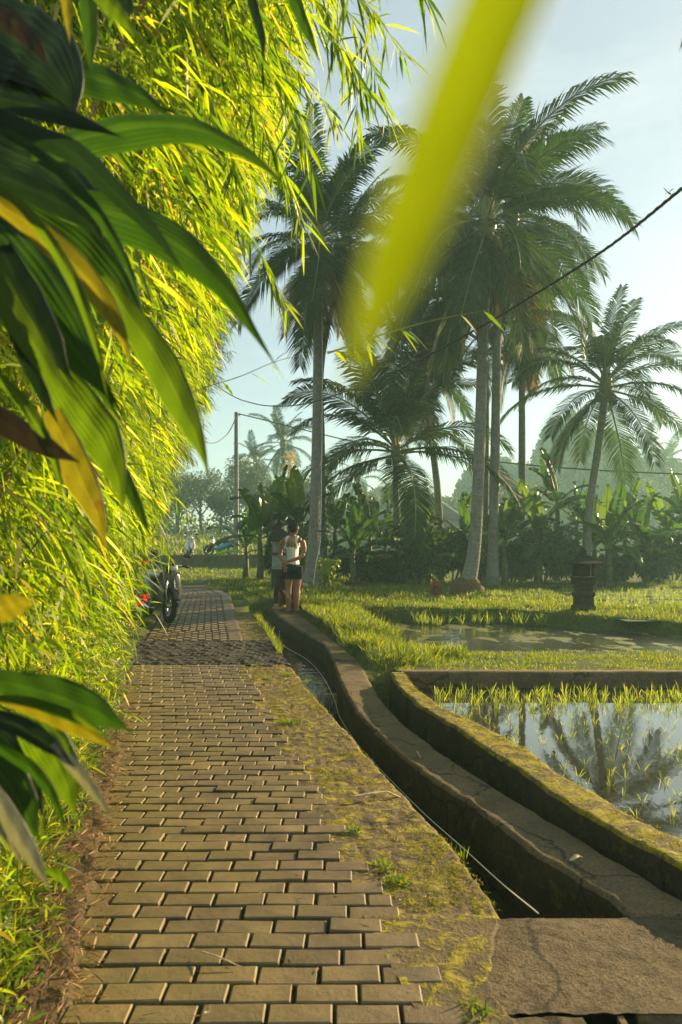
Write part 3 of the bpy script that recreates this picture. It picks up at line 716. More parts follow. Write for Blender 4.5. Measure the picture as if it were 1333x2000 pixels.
# ------------------------------------------------------------------ banana plants
def banana_leaf_mesh(elev, droop, seed, L=2.0, W=.52):
    r = random.Random(seed); n = 16; pts = []; p = Vector((0,0,0)); ang = R(elev)
    for i in range(n+1):
        pts.append(p.copy()); p = p+Vector((math.cos(ang), 0, math.sin(ang)))*(L/n)
        ang -= R(droop)/n*(.3+1.4*i/n); ang = max(ang, R(-85))
    b = MB(); b.tube(pts, [.022*(1-.8*i/n)+.003 for i in range(n+1)], 4); nr = len(b.f); V = []; Fc = []
    for s in (-1, 1):
        tear = 0; dz0 = 0
        for i in range(2, n):
            t0 = (i-2)/(n-2); t1 = (i-1)/(n-2); w0 = W*.5*math.sin(math.pi*min(1, .10+.9*t0))**.55; w1 = W*.5*math.sin(math.pi*min(1, .10+.9*t1)*.999)**.55
            if r.random() < .33: dz0 = r.uniform(-.12, .10); tear = .03
            else: tear = 0
            tan = (pts[min(i+1, n)]-pts[i]).normalized(); up = Vector((-tan.z, 0, tan.x))
            a = pts[i]+tan*tear; c = pts[min(i+1, n)]; n0 = len(V)
            e0 = a+Vector((0, s*w0, 0))+up*(.10*w0/.26+dz0)+tan*.05; e1 = c+Vector((0, s*w1, 0))+up*(.10*w1/.26+dz0)+tan*.05
            m0 = a+Vector((0, s*w0*.5, 0))+up*(.08+dz0*.3); m1 = c+Vector((0, s*w1*.5, 0))+up*(.08+dz0*.3)
            V += [a, c, m1, m0, e1, e0]; Fc += [(n0, n0+1, n0+2, n0+3), (n0+3, n0+2, n0+4, n0+5)]
    b.add(V, Fc); me = b.mesh('leaf'); a = me.attributes.new('tone', 'FLOAT', 'POINT'); tv = r.random(); a.data.foreach_set('value', [tv]*len(me.vertices))
    me.polygons.foreach_set('material_index', [1 if i < nr else 0 for i in range(len(me.polygons))]); me.materials.append(M['banana_leaf']); me.materials.append(M['rachis']); return me
BLV = [[banana_leaf_mesh(e, d, 7*i+s) for s in range(3)] for i, (e, d) in enumerate([(86, 20), (70, 60), (52, 85), (35, 90), (8, 75)])]
def banana(x, y, h, label, seed, n=9, sc=1.0):
    r = random.Random(seed); g = gz(x, y); root = empty('banana_plant', (x, y, g-.03), 0, label, 'banana plant', 'banana plants under the palms')
    st_ = h-1.3*sc; b = MB(); b.tube([(0,0,0), (.02,0,st_*.5), (.04*r.uniform(-1,1),.03,st_), (.05,.03,st_+.3)], [.13*sc,.11*sc,.075*sc,.03], 8); b.build('pseudostem', M['banana_stem'], root, smooth=True)
    for i in range(n):
        lev = min(4, int(i/n*5)); me = r.choice(BLV[lev]); az = i*2.4+r.uniform(-.4, .4)+seed
        o = bpy.data.objects.new('leaf', me); o.parent = root; o.location = (0, 0, st_+.25*(1-i/n)); o.rotation_euler = (r.uniform(-.35, .35), 0, az); s = sc*r.uniform(.75, 1.05); o.scale = (s, s, s); COL.objects.link(o)
    return root
BN = [(508,24,2.9,'left end of the banana row, its leaves reaching out to the utility pole'),(545,25.5,3.5,'tall banana plant right behind the left shrine'),(588,24,3.1,'banana plant with bright upright leaf left of the pale palm trunk'),
 (480,27,2.4,'low banana plant just right of the utility pole'),(655,26,3.2,'banana plant immediately right of the pale palm trunk'),(690,23.2,2.4,'banana plant in front of the gap left of the short palm'),(722,25.5,2.9,'banana plant with backlit upright leaf left of the short palm trunk'),
 (752,28,2.6,'small banana plant touching the left side of the short palm trunk'),(812,23.2,2.0,'banana plant below the pyramid roof'),(905,27.5,2.9,'banana plant hidden behind the tallest palm trunk'),(985,23.4,2.7,'banana plant between the two slim trunks right of the tallest palm'),
 (1050,23.6,2.8,'banana plant with dense dark leaves right of the thin straight trunk'),(1088,25.5,4.1,'tallest banana plant with a fan of long upright leaves'),(1128,27,3.5,'banana plant touching the left side of the leaning right palm trunk'),(1190,23.6,2.6,'banana plant with a bright drooping leaf right of the leaning trunk'),
 (1222,27,3.1,'banana plant above the right stone shrine roof, to its right'),(1262,23.6,2.6,'banana plant with broken pale leaf near the right edge'),(1300,27.5,3.1,'banana plant second from the right edge'),(1338,26,3.3,'banana plant cut by the right edge of the photo'),(1160,24.5,2.5,'low banana plant behind the right stone shrine')]
for i, (px, Y, h, lab) in enumerate(BN): banana((px-666.5)*Y/F, Y, h*.95, lab, i+3, 10, 1.0)

# ------------------------------------------------------------------ bushes and trees
def blob_leaves(n, c, rad, L, W, nb=14, flat=.8, seed=0, bend=.3):
    r = np.random.default_rng(seed); c = np.array(c, float); rad = np.array(rad, float)
    u = r.normal(size=(nb, 3)); u = unit(u)*(r.random((nb, 1))**.4); u[:, 2] = u[:, 2]*flat+.1; ctr = c+u*rad*.72; br = rad.mean()*(.25+.25*r.random(nb))
    k = r.integers(0, nb, n); d = unit(r.normal(size=(n, 3))); p = ctr[k]+d*(br[k]*(r.random(n)**.33))[:, None]*np.array([1, 1, .75])
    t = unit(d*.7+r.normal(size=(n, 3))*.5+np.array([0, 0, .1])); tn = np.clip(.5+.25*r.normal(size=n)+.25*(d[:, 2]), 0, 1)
    return leafarr(p, t, L*(.6+.8*r.random(n)), W, bend, tone=tn)
def bush(x, y, w_, h, label, seed, n=2600, m='bush_leaf', L=.16, W=.06, name='bush', cat='bush', group=None, stems=4):
    g = gz(x, y); root = empty(name, (x, y, g), 0, label, cat, group); b = MB(); r = random.Random(seed)
    for i in range(stems):
        a = r.uniform(0, 6.28); b.tube([(.05*math.cos(a), .05*math.sin(a), -.05), (w_*.2*math.cos(a), w_*.15*math.sin(a), h*.45), (w_*.33*math.cos(a), w_*.3*math.sin(a), h*.8)], [.03, .02, .008], 5)
    b.build('stem', M['bark'], root)
    leafobj('foliage', blob_leaves(n, (0, 0, h*.52), (w_/2, w_/2.4, h/2), L, W, 16, .9, seed), M[m], root)
    return root
BS = [(560,26.5,3.2,1.5,'dark low bush behind the left shrine'),(690,25,2.6,1.7,'dark bush below the banana leaves right of the man'),(745,24.2,2.4,1.5,'dark spiky bush left of the short palm trunk base'),(815,23.5,2.8,2.0,'large dark bush at the foot of the short palm'),
 (885,24.5,2.4,3.5,'tall leafy bush just left of the tallest palm trunk'),(860,26,2.2,2.4,'bush below the slender leaning palm'),(1000,24.5,2.8,1.9,'dark bush right of the tallest palm trunk'),(1060,24,3.0,1.9,'dark bush left of the right shrine'),(1115,25,2.4,2.3,'dark bush below the leaning palm trunk'),
 (1205,24.5,2.8,1.8,'dark bush right of the right shrine'),(1262,24.0,2.0,1.5,'sparse bush with thin stems near the right edge'),(1315,25,2.8,1.8,'dark bush at the right edge of the photo')]
for i, (px, Y, w_, h, lab) in enumerate(BS): bush((px-666.5)*Y/F, Y, w_*(.6+.5*random.random()), h*(.5+.75*random.random()), lab, 100+i, 4200, L=.13+.13*random.random(), W=.04+.05*random.random(), group='dark bushes under the palms')
pbb = D(648, 1112, 18.5)
bush(pbb.x-.1, 18.6, .85, 1.0, 'small bright yellow-green shrub beside the thin metal stand', 130, 420, 'bright_bush', .10, .07, stems=2)
# red-leaved plant
rp_ = P(851, 1163, .36); root = empty('red_leaf_plant', (rp_.x, rp_.y, gz(rp_.x, rp_.y)), 0, 'small red-leaved cordyline in the grass left of the root mound', 'plant')
MB().tube([(0,0,-.03), (0,0,.4)], [.02,.012], 5).build('stem', M['bark'], root)
n = 70; az = rng.random(n)*6.28; h = .08+.36*rng.random(n); C = np.stack([0*az, 0*az, h], 1); T = np.stack([np.cos(az), np.sin(az), .5+.8*rng.random(n)], 1)
leafobj('leaf', leafarr(C, T, .24, .06, .5), M['red_leaf'], root, kind='stuff')

def tree(px, Y, topy, wpx, label, seed, m='tree_leaf', n=4200, group='misty trees beyond the fields', basey=1072):
    top = D(px, topy, Y); bx, bz = top.x, gz(top.x, Y); h = max(2.5, top.z-bz); wm = wpx*Y/F
    root = empty('broadleaf_tree', (bx, Y, bz), 0, label, 'tree', group); r = random.Random(seed); b = MB()
    b.tube([(0,0,-.1), (.1*r.uniform(-1,1)*2,0,h*.3), (.3*r.uniform(-1,1),0,h*.6)], [.018*h+.05, .013*h+.04, .007*h+.02], 7); b.build('trunk', M['bark'], root, smooth=True)
    b = MB()
    for i in range(7):
        a = r.uniform(0, 6.28); z0 = h*r.uniform(.25, .5); b.tube([(0,0,z0), (wm*.2*math.cos(a), wm*.2*math.sin(a), z0+h*.18), (wm*.38*math.cos(a), wm*.38*math.sin(a), z0+h*.32)], [.008*h+.02, .005*h+.01, .003*h], 5)
    b.build('limb', M['bark'], root)
    sz = Y*4.2/F
    leafobj('crown', blob_leaves(n, (0, 0, h*.62), (wm/2, wm/2.2, h*.40), sz, sz*.5, 20, 1.0, seed, .1), M[m], root)
TR = [(350,62,905,120,'hazy tree left of the utility pole, rising behind the hedge'),(395,70,900,110,'hazy tree just left of the utility pole'),(430,58,950,70,'lower hazy tree touching the left side of the utility pole'),(490,66,893,110,'hazy tree right of the utility pole top'),(535,60,925,95,'hazy tree between the pole and the pale palm trunk'),
 (590,72,915,95,'hazy tree directly left of the pale trunk'),(470,85,880,90,'most distant hazy tree behind the utility pole'),(655,75,960,90,'misty tree right of the pale trunk'),(715,80,938,80,'round misty tree behind the upright banana leaf'),(770,85,955,80,'misty tree left of the pyramid roof'),(905,88,965,90,'misty tree behind the tallest trunk'),
 (990,80,930,80,'misty tree between the slim trunks'),(1035,75,925,70,'misty tree right of the thin trunk'),(1075,90,945,80,'misty tree behind the tallest banana plant'),(1215,88,960,110,'misty tree below the right horizon palms'),(1270,100,930,120,'broad misty tree left of the distant power pole'),(1325,85,955,90,'misty tree at the right edge'),
 (1255,108,885,110,'pale misty tree mass high at the right'),(1310,106,900,90,'pale misty tree by the right edge'),(870,100,985,80,'low misty tree right of the pyramid roof'),(600,95,960,70,'pale misty tree left of the pale trunk, low down'),(310,55,930,80,'hazy tree rising directly behind the hedge end')]
for i, (px, Y, ty, wp, lab) in enumerate(TR): tree(px, Y, ty, wp, lab, 200+i)
tree(568, 55, 868, 30, 'yellowing tree top left of the pale palm trunk', 260, 'yellow_tree', 900)
# young trees with thin stems and grasses on the far terrace
n = 5200; X = rng.uniform(-24, -3.5, n); Y = rng.uniform(37, 60, n); Z = ground(X, Y); az = rng.random(n)*6.28
tag(leafobj('tall_grass', leafarr(np.stack([X, Y, Z-.02], 1), np.stack([np.cos(az)*.35, np.sin(az)*.35, 1+0*az], 1), rng.uniform(.3, .8, n), .05, .25), M['grass_blade']), kind='stuff')
# low far hedge line to close the plain
n = 26000; X = rng.uniform(-75, 75, n); Y = rng.uniform(70, 100, n); Z = ground(X, Y)+rng.random(n)**1.3*(2.4+1.4*noise3(X, Y, 0, .12, 71))
tag(leafobj('far_scrub', leafarr(np.stack([X, Y, Z], 1), rng.normal(size=(n, 3))+np.array([0,0,.5]), .5, .28, .1), M['tree_leaf']), kind='stuff')

# ------------------------------------------------------------------ hills
def hill(name, cx, Y, hw, topz, seed, dep=26):
    a = np.linspace(-1, 1, 90); b = np.linspace(-1, 1, 40); A, B = np.meshgrid(a, b)
    prof = (1-np.abs(A)**3.4)*(1-B**2); n_ = noise3(A*3, B*3, 0, 1.2, seed, 4)
    X = cx+A*hw; Yy = Y+B*dep; Z = .2+prof*topz*(1+.20*n_)*(.86+.14*np.cos(A*2.1+.4))
    o = tag(obj(name, grid(name, X, Yy, Z-.5), M['hillgreen']), kind='structure')
    n = 11000; ia = rng.random(n)*2-1; ib = -rng.random(n)*1.0+.15; pr = (1-np.abs(ia)**3.4)*(1-ib**2)
    nz = noise3(ia*3, ib*3, 0, 1.2, seed, 4)
    px_ = cx+ia*hw; py_ = Y+ib*dep; pz = pr*topz*(1+.20*nz)*(.86+.14*np.cos(ia*2.1+.4))+np.abs(noise3(px_, py_, 0, .16, seed+3, 3))*2.6*rng.random(n)
    tag(leafobj('hill_forest', leafarr(np.stack([px_, py_, pz], 1), rng.normal(size=(n, 3))+np.array([0,0,.6]), rng.uniform(.4, 1.0, n), .5, .1), M['tree_leaf']), kind='stuff')
kx = lambda px, Y: (px-666.5)*Y/F
hill('hill', kx(1150, 132), 132, 14.5, 25.0, 301, 18)
hill('hill', kx(985, 146), 146, 14.0, 19.5, 302, 16)
hill('hill', kx(1330, 122), 122, 11, 15.0, 303, 14)
hill('hill', kx(800, 165), 165, 20, 15, 304, 16)

# ------------------------------------------------------------------ house with pyramid roof
hx, hY = kx(812, 52), 52.0; hz = gz(hx, hY)
house = empty('house', (hx, hY, hz), R(8), 'misty house with a steep pyramid roof behind the banana plants', 'house')
ra = D(812, 948, hY).z-hz; re = D(812, 1012, hY).z-hz
MB().box((0, 0, re/2), (3.4, 3.4, re)).build('wall', M['wall_far'], house)
rfm = MB(); e = 2.75; rfm.add([(-e,-e,re-.1),(e,-e,re-.1),(e,e,re-.1),(-e,e,re-.1),(0,0,ra),(-e,-e,re-.22),(e,-e,re-.22),(e,e,re-.22),(-e,e,re-.22)], [(0,1,4),(1,2,4),(2,3,4),(3,0,4),(8,7,6,5),(5,6,1,0),(6,7,2,1),(7,8,3,2),(8,5,0,3)])
rf = rfm.build('roof', M['roof_far'], house)
rg = MB()
for sx, sy in ((-1,-1),(1,-1),(1,1),(-1,1)): rg.tube([(sx*e, sy*e, re-.06), (0, 0, ra+.04)], .09, 6)
rg.ball((0,0,ra+.15), .16, 8, 6); rg.build('roof_ridge', M['wall_far'], rf)
for x_ in (-.9, .9): MB().box((x_, -1.73, re*.55), (.7, .06, .9)).build('window', M['window_dark'], house)

# ------------------------------------------------------------------ shrines
def shrine(loc, sc, kind, label):
    root = empty('stone_shrine', loc, R(10), label, 'shrine', 'small stone field shrines')
    q = lambda L: [(a*sc, b*sc) for a, b in L]
    if kind:
        MB().square(q([(.20,-.1),(.20,.10),(.17,.13),(.165,.30),(.19,.33),(.19,.40),(.165,.43)])).build('base', M['stone_dark'], root, bevel=.006)
        MB().square(q([(.155,.435),(.155,.56),(.20,.59),(.20,.66),(.18,.69),(.21,.72),(.21,.76)])).build('pedestal', M['stone_dark'], root, bevel=.006)
        b = MB()
        for sx, sy in ((-1,-1),(1,-1),(1,1),(-1,1)): MB().box((sx*.15*sc, sy*.15*sc, .90*sc), (.055*sc, .055*sc, .27*sc)).build('corner_post', M['stone_dark'], root)
        b.box((0, .035*sc, .90*sc), (.26*sc, .22*sc, .268*sc)); b.build('niche', M['stone_dark'], root)
        MB().square(q([(.19,1.038),(.33,1.045),(.335,1.065),(.22,1.12),(.14,1.18),(.10,1.24),(.075,1.25)])).build('roof', M['thatch'], root)
        MB().square(q([(.05,1.252),(.07,1.28),(.04,1.30),(.055,1.33),(.02,1.40)])).build('finial', M['stone_dark'], root)
    else:
        MB().square(q([(.26,-.1),(.26,.10),(.23,.12),(.22,.62),(.245,.64),(.245,.70)])).build('base', M['stone_dark'], root, bevel=.006)
        MB().square(q([(.20,.705),(.195,1.13),(.22,1.15)])).build('pedestal', M['stone_grey'], root, bevel=.006)
        MB().square(q([(.27,1.153),(.27,1.21),(.19,1.23)])).build('cornice', M['stone_dark'], root, bevel=.006)
        b = MB()
        for sx, sy in ((-1,-1),(1,-1),(1,1),(-1,1)): MB().box((sx*.155*sc, sy*.155*sc, 1.40*sc), (.07*sc, .07*sc, .33*sc)).build('corner_post', M['stone_grey'], root)
        b.box((-.01*sc, .10*sc, 1.40*sc), (.23*sc, .05*sc, .33*sc)); b.build('niche', M['stone_grey'], root)
        MB().square(q([(.26,1.568),(.34,1.58),(.35,1.64),(.30,1.78),(.20,1.88),(.12,1.95),(.10,1.96)])).build('roof', M['thatch'], root)
        MB().square(q([(.07,1.962),(.09,2.0),(.06,2.06),(.085,2.10),(.03,2.22),(.02,2.30)])).build('finial', M['thatch'], root)
ps = P(1140, 1186, .36); shrine((ps.x, ps.y, gz(ps.x, ps.y)), .86, True, 'free-standing dark stone shrine on the grassy bank at the right')
ps = D(545, 1140, 19.5); shrine((ps.x, 19.5, gz(ps.x, 19.5)-.1), .88, False, 'tall shrine with black thatched cap left of the standing man')

# ------------------------------------------------------------------ utility poles and cables
def cable(name, pts, r, label, root=None, n=40):
    b = MB(); b.tube(bez(pts, n), r, 6); o = b.build(name, M['cable'], root, smooth=True)
    if root is None: tag(o, label, 'cable', 'overhead cables')
    return o
pz = D(462, 805, 36.6); pb = gz(pz.x, 36.6)
up_ = empty('utility_pole', (pz.x, 36.6, pb-.1), 0, 'square concrete utility pole beside the blue moped', 'utility pole')
MB().square([(.125, 0), (.085, pz.z-pb+.1)]).build('pole', M['pole'], up_, bevel=.01)
MB().box((.13, 0, pz.z-pb-.05), (.12, .05, .05)).tube([(.17,0,pz.z-pb-.1), (.17,0,pz.z-pb+.04)], .03, 6).build('bracket', M['chrome'], up_)
cable('cable', [D(1420,300,5.2), D(1333,368,5.8), D(1190,482,6.9), D(1050,572,8.1), D(940,638,9.2), D(800,713,11), D(700,755,13), D(620,783,15), D(560,793,17), D(500,789,19), D(440,765,22), D(350,700,27)], .013, 'thick twisted cable sweeping down from the top right corner')
cb = [D(x, y, Y) for x, y, Y in [(1420,300,5.2),(1333,368,5.8),(1190,482,6.9),(1050,572,8.1),(940,638,9.2),(800,713,11),(700,755,13),(620,783,15),(560,793,17),(500,789,19),(440,765,22),(350,700,27)]]
pp = bez(cb, 700); hp = [p+Vector((math.cos(i*.9), 0, math.sin(i*.9)))*.013 for i, p in enumerate(pp)]
tag(MB().tube(hp, .007, 4).build('cable', M['cable']), 'thin messenger wire wound round the thick cable from the top right', 'cable', 'overhead cables')
cable('cable', [D(466,808,36.5), D(540,826,36), D(620,846,35), D(720,868,34), D(860,888,32), D(1000,905,31), D(1160,918,30), D(1333,926,29), D(1420,928,28.5)], .03, 'low cable running from the utility pole across to the right edge')
cable('cable', [D(462,815,36.4), D(446,846,36), D(425,863,35), D(405,864,34), D(380,850,33), D(330,800,31)], .024, 'slack cable looping from the utility pole left into the bamboo')
fp = D(1279, 960, 85); fz = gz(fp.x, 85)
fpo = empty('utility_pole', (fp.x, 85, fz), 0, 'tiny misty power pole on the right horizon', 'utility pole')
MB().tube([(0,0,0), (0,0,fp.z-fz)], [.14,.10], 8).build('pole', M['pole'], fpo)
MB().box((0,0,fp.z-fz-.3), (1.6,.1,.1)).build('crossarm', M['pole'], fpo)
cable('cable', [D(1190,972,110), D(1235,966,98), D(1279,962,85), D(1340,975,75)], .04, 'faint wire strung from the misty power pole')

# ------------------------------------------------------------------ people
def ring_body(name, tubes, m, parent, vox=.011, smooth=2):
    b = MB()
    for pts, rad in tubes:
        b.tube(bez(pts, len(pts)*4-3), [tuple(np.array([np.interp(i/(len(pts)*4-4), np.linspace(0, 1, len(pts)), [(q if not hasattr(q, '__len__') else q[k]) for q in rad]) for k in (0, 1)])) for i in range(len(pts)*4-3)], 14)
    o = b.build(name, m, parent)
    r_m = o.modifiers.new('remesh', 'REMESH'); r_m.mode = 'VOXEL'; r_m.voxel_size = vox; r_m.use_smooth_shade = True
    s_m = o.modifiers.new('smooth', 'SMOOTH'); s_m.factor = .5; s_m.iterations = smooth
    return o
mp0 = Vector((ex(eAL, 13.35)+.20, 13.35, zt(13.35)+.018))
mx0 = (572-666.5)*13.35/F; mp0.x = mx0
man = empty('person', mp0, R(-14), 'man in white tank top and black shorts standing barefoot, hands clasped behind his back', 'person', 'people by the canal')
# local frame: +y is the way he faces (away from the camera), x right
LEG = lambda s, fy: [((s*.085, 0, .86), (s*.09, .01, .70), (s*.085, .0, .46), (s*.082, -.02, .30), (s*.08, -.01, .09), (s*.08, .0, .04)), ((.098,.10), (.088,.092), (.058,.062), (.058,.064), (.036,.040), (.038,.045))]
FOOT = lambda s: [((s*.08, -.055, .035), (s*.083, .03, .042), (s*.09, .11, .028), (s*.095, .18, .018)), ((.028,.030), (.036,.036), (.042,.024), (.034,.014))]
tubes = [
 [((0,0,.82), (0,.0,.93), (0,-.01,1.05), (0,-.005,1.20), (0,-.015,1.33), (0,-.01,1.40)), ((.155,.11), (.150,.105), (.128,.09), (.158,.105), (.165,.095), (.10,.06))],
 [((-.17,-.005,1.345), (0,-.012,1.375), (.17,-.005,1.345)), ((.05,.05), (.05,.062), (.05,.05))],
 [((0,-.005,1.36), (.005,.01,1.43), (.01,.015,1.50)), ((.058,.055), (.052,.052), (.05,.05))],
 [((.012,.02,1.455), (.014,.03,1.50), (.014,.025,1.57), (.014,.015,1.63), (.014,.01,1.665)), ((.04,.05), (.062,.078), (.076,.094), (.070,.088), (.03,.04))],
 [((.022,.105,1.535), (.025,.128,1.53)), ((.012,.018), (.010,.012))],
 [((-.065,.01,1.555), (-.085,.0,1.56)), ((.010,.018), (.007,.020))], [((.092,.02,1.555), (.112,.01,1.56)), ((.010,.018), (.007,.020))],
 LEG(-1, 0), LEG(1, 0), FOOT(-1), FOOT(1),
 # left arm hangs, forearm turns in behind the hip; right arm crosses the back to hold the left wrist
 [((-.185,0,1.34), (-.225,-.01,1.25), (-.235,-.02,1.10), (-.205,-.07,1.02), (-.150,-.125,.93), (-.12,-.14,.89)), ((.052,.052), (.046,.048), (.038,.040), (.036,.038), (.027,.028), (.024,.030))],
 [((.185,0,1.34), (.225,-.015,1.24), (.225,-.045,1.09), (.15,-.11,1.02), (.0,-.150,.97), (-.07,-.155,.945)), ((.052,.052), (.046,.048), (.040,.040), (.037,.038), (.028,.028), (.026,.030))],
 [((-.12,-.14,.89), (-.105,-.15,.855), (-.10,-.15,.83)), ((.034,.018), (.040,.018), (.034,.014))],
 [((-.07,-.158,.945), (-.11,-.165,.93), (-.135,-.165,.92)), ((.032,.018), (.036,.020), (.030,.014))]]
for i, (dx, l) in enumerate([(-.026,.055), (-.009,.068), (.009,.064), (.025,.048)]):   # fingers of the lower hand
    tubes.append([((-.10+dx, -.150, .835), (-.095+dx*1.15, -.155, .815-l*.5), (-.085+dx*1.2, -.145, .81-l)), (.0095, .0085, .0065)])
tubes.append([((-.075,-.15,.865), (-.045,-.155,.84), (-.035,-.155,.815)), (.011, .0095, .007)])
for i, dz in enumerate((.024, .008, -.008, -.022)):                                        # fingers wrapped round the wrist
    tubes.append([((-.13, -.165, .922+dz), (-.160, -.160, .918+dz), (-.172, -.135, .915+dz)), (.0095, .0085, .0065)])
tubes.append([((-.09,-.165,.958), (-.115,-.172,.975), (-.14,-.165,.985)), (.010, .009, .007)])
ring_body('body', tubes, M['skin'], man, .0085)
ring_body('hair', [[((.014,.0,1.50), (.014,-.022,1.54), (.014,-.012,1.60), (.014,.0,1.66), (.014,.0,1.695)), ((.040,.03), (.078,.075), (.088,.095), (.080,.095), (.03,.04))]], M['hair'], man, .010)
tk = [[((0,0,.90), (0,-.002,.97), (0,-.01,1.05), (0,-.005,1.17), (0,-.01,1.235)), ((.170,.128), (.158,.118), (.140,.103), (.166,.114), (.158,.112))]]
for s in (-1, 1): tk.append([((s*.115,-.10,1.20), (s*.10,-.095,1.29), (s*.092,-.065,1.375), (s*.088,-.0,1.425), (s*.09,.07,1.37), (s*.10,.09,1.22)), ((.032,.016),)*6])
tk.append([((0,-.105,1.18), (0,-.108,1.26)), ((.09,.012), (.055,.010))])
ring_body('tank_top', tk, M['tank'], man, .009, 1)
sh = [[((0,0,.76), (0,0,.82), (0,0,.90), (0,0,.95)), ((.165,.118), (.178,.128), (.170,.122), (.160,.116))]]
for s in (-1, 1): sh.append([((s*.085,0,.86), (s*.095,.0,.74), (s*.10,.0,.625)), ((.112,.118), (.106,.112), (.100,.108))])
ring_body('shorts', sh, M['shorts'], man, .010, 1)
# crouching companion, in front of him, in a dark red robe, arm reaching right
cp = Vector(((560-666.5)*13.85/F, 13.85, zt(13.85)+.015))
cr_ = empty('person', cp, R(-70), 'crouching person in dark red clothes reaching out beside the standing man', 'person', 'people by the canal')
ring_body('body', [
 [((-.16,0,.24), (-.12,0,.42), (.02,0,.58), (.16,0,.66)), ((.16,.17), (.15,.16), (.15,.13), (.09,.09))],
 [((.15,0,.64), (.24,0,.66)), (.05,.05)], [((.26,0,.58), (.29,0,.66), (.28,0,.74), (.26,0,.79)), ((.05,.05), (.075,.09), (.078,.09), (.03,.04))], [((.36,0,.66),(.385,0,.65)), (.014,.010)],
 [((-.14,.10,.22), (.10,.15,.42), (.22,.16,.46), (.14,.15,.22), (.05,.14,.05)), (.10, .09, .065, .055, .04)],
 [((-.14,-.10,.22), (.10,-.15,.42), (.22,-.16,.46), (.14,-.15,.22), (.05,-.14,.05)), (.10, .09, .065, .055, .04)],
 [((.02,.14,.03), (.12,.15,.025), (.20,.15,.02)), ((.03,.035), (.038,.025), (.03,.015))], [((.02,-.14,.03), (.12,-.15,.025), (.20,-.15,.02)), ((.03,.035), (.038,.025), (.03,.015))],
 [((.12,-.15,.60), (.28,-.19,.46), (.46,-.17,.37), (.58,-.15,.34)), (.05, .042, .034, .026)], [((.12,.15,.60), (.24,.19,.46), (.44,.12,.36), (.52,.10,.32)), (.05, .042, .034, .026)],
 [((.57,-.15,.34),(.62,-.15,.32),(.65,-.15,.29)), ((.034,.02),(.036,.018),(.03,.012))]]
 +[[((.64,-.15+d,.30),(.68,-.15+d*1.2,.27),(.69,-.15+d*1.2,.235)), (.0095,.0085,.0065)] for d in (-.025,-.008,.009,.025)]+[[((.59,-.12,.32),(.63,-.105,.29),(.65,-.10,.27)), (.010,.009,.007)]], M['skin'], cr_, .010)
ring_body('hair', [[((.25,0,.64), (.24,0,.70), (.25,0,.77), (.26,0,.81)), ((.06,.06), (.085,.095), (.082,.095), (.03,.04))]], M['hair'], cr_, .012)
ring_body('robe', [[((-.20,0,.10), (-.19,0,.24), (-.13,0,.43), (.02,0,.60), (.15,0,.675)), ((.19,.21), (.20,.22), (.185,.195), (.175,.15), (.09,.09))],
 [((-.10,.10,.24), (.10,.15,.42), (.22,.16,.44)), (.13,.115,.085)], [((-.10,-.10,.24), (.10,-.15,.42), (.22,-.16,.44)), (.13,.115,.085)],
 [((-.06,0,.30),(.06,0,.40),(.18,0,.42),(.20,0,.26),(.14,0,.12)), ((.2,.24),(.18,.25),(.13,.24),(.10,.23),(.08,.21))],
 [((.12,-.15,.61), (.27,-.19,.47), (.44,-.17,.38)), (.07,.058,.045)], [((.12,.15,.61), (.24,.19,.47), (.42,.13,.37)), (.07,.058,.045)]], M['maroon'], cr_, .013)

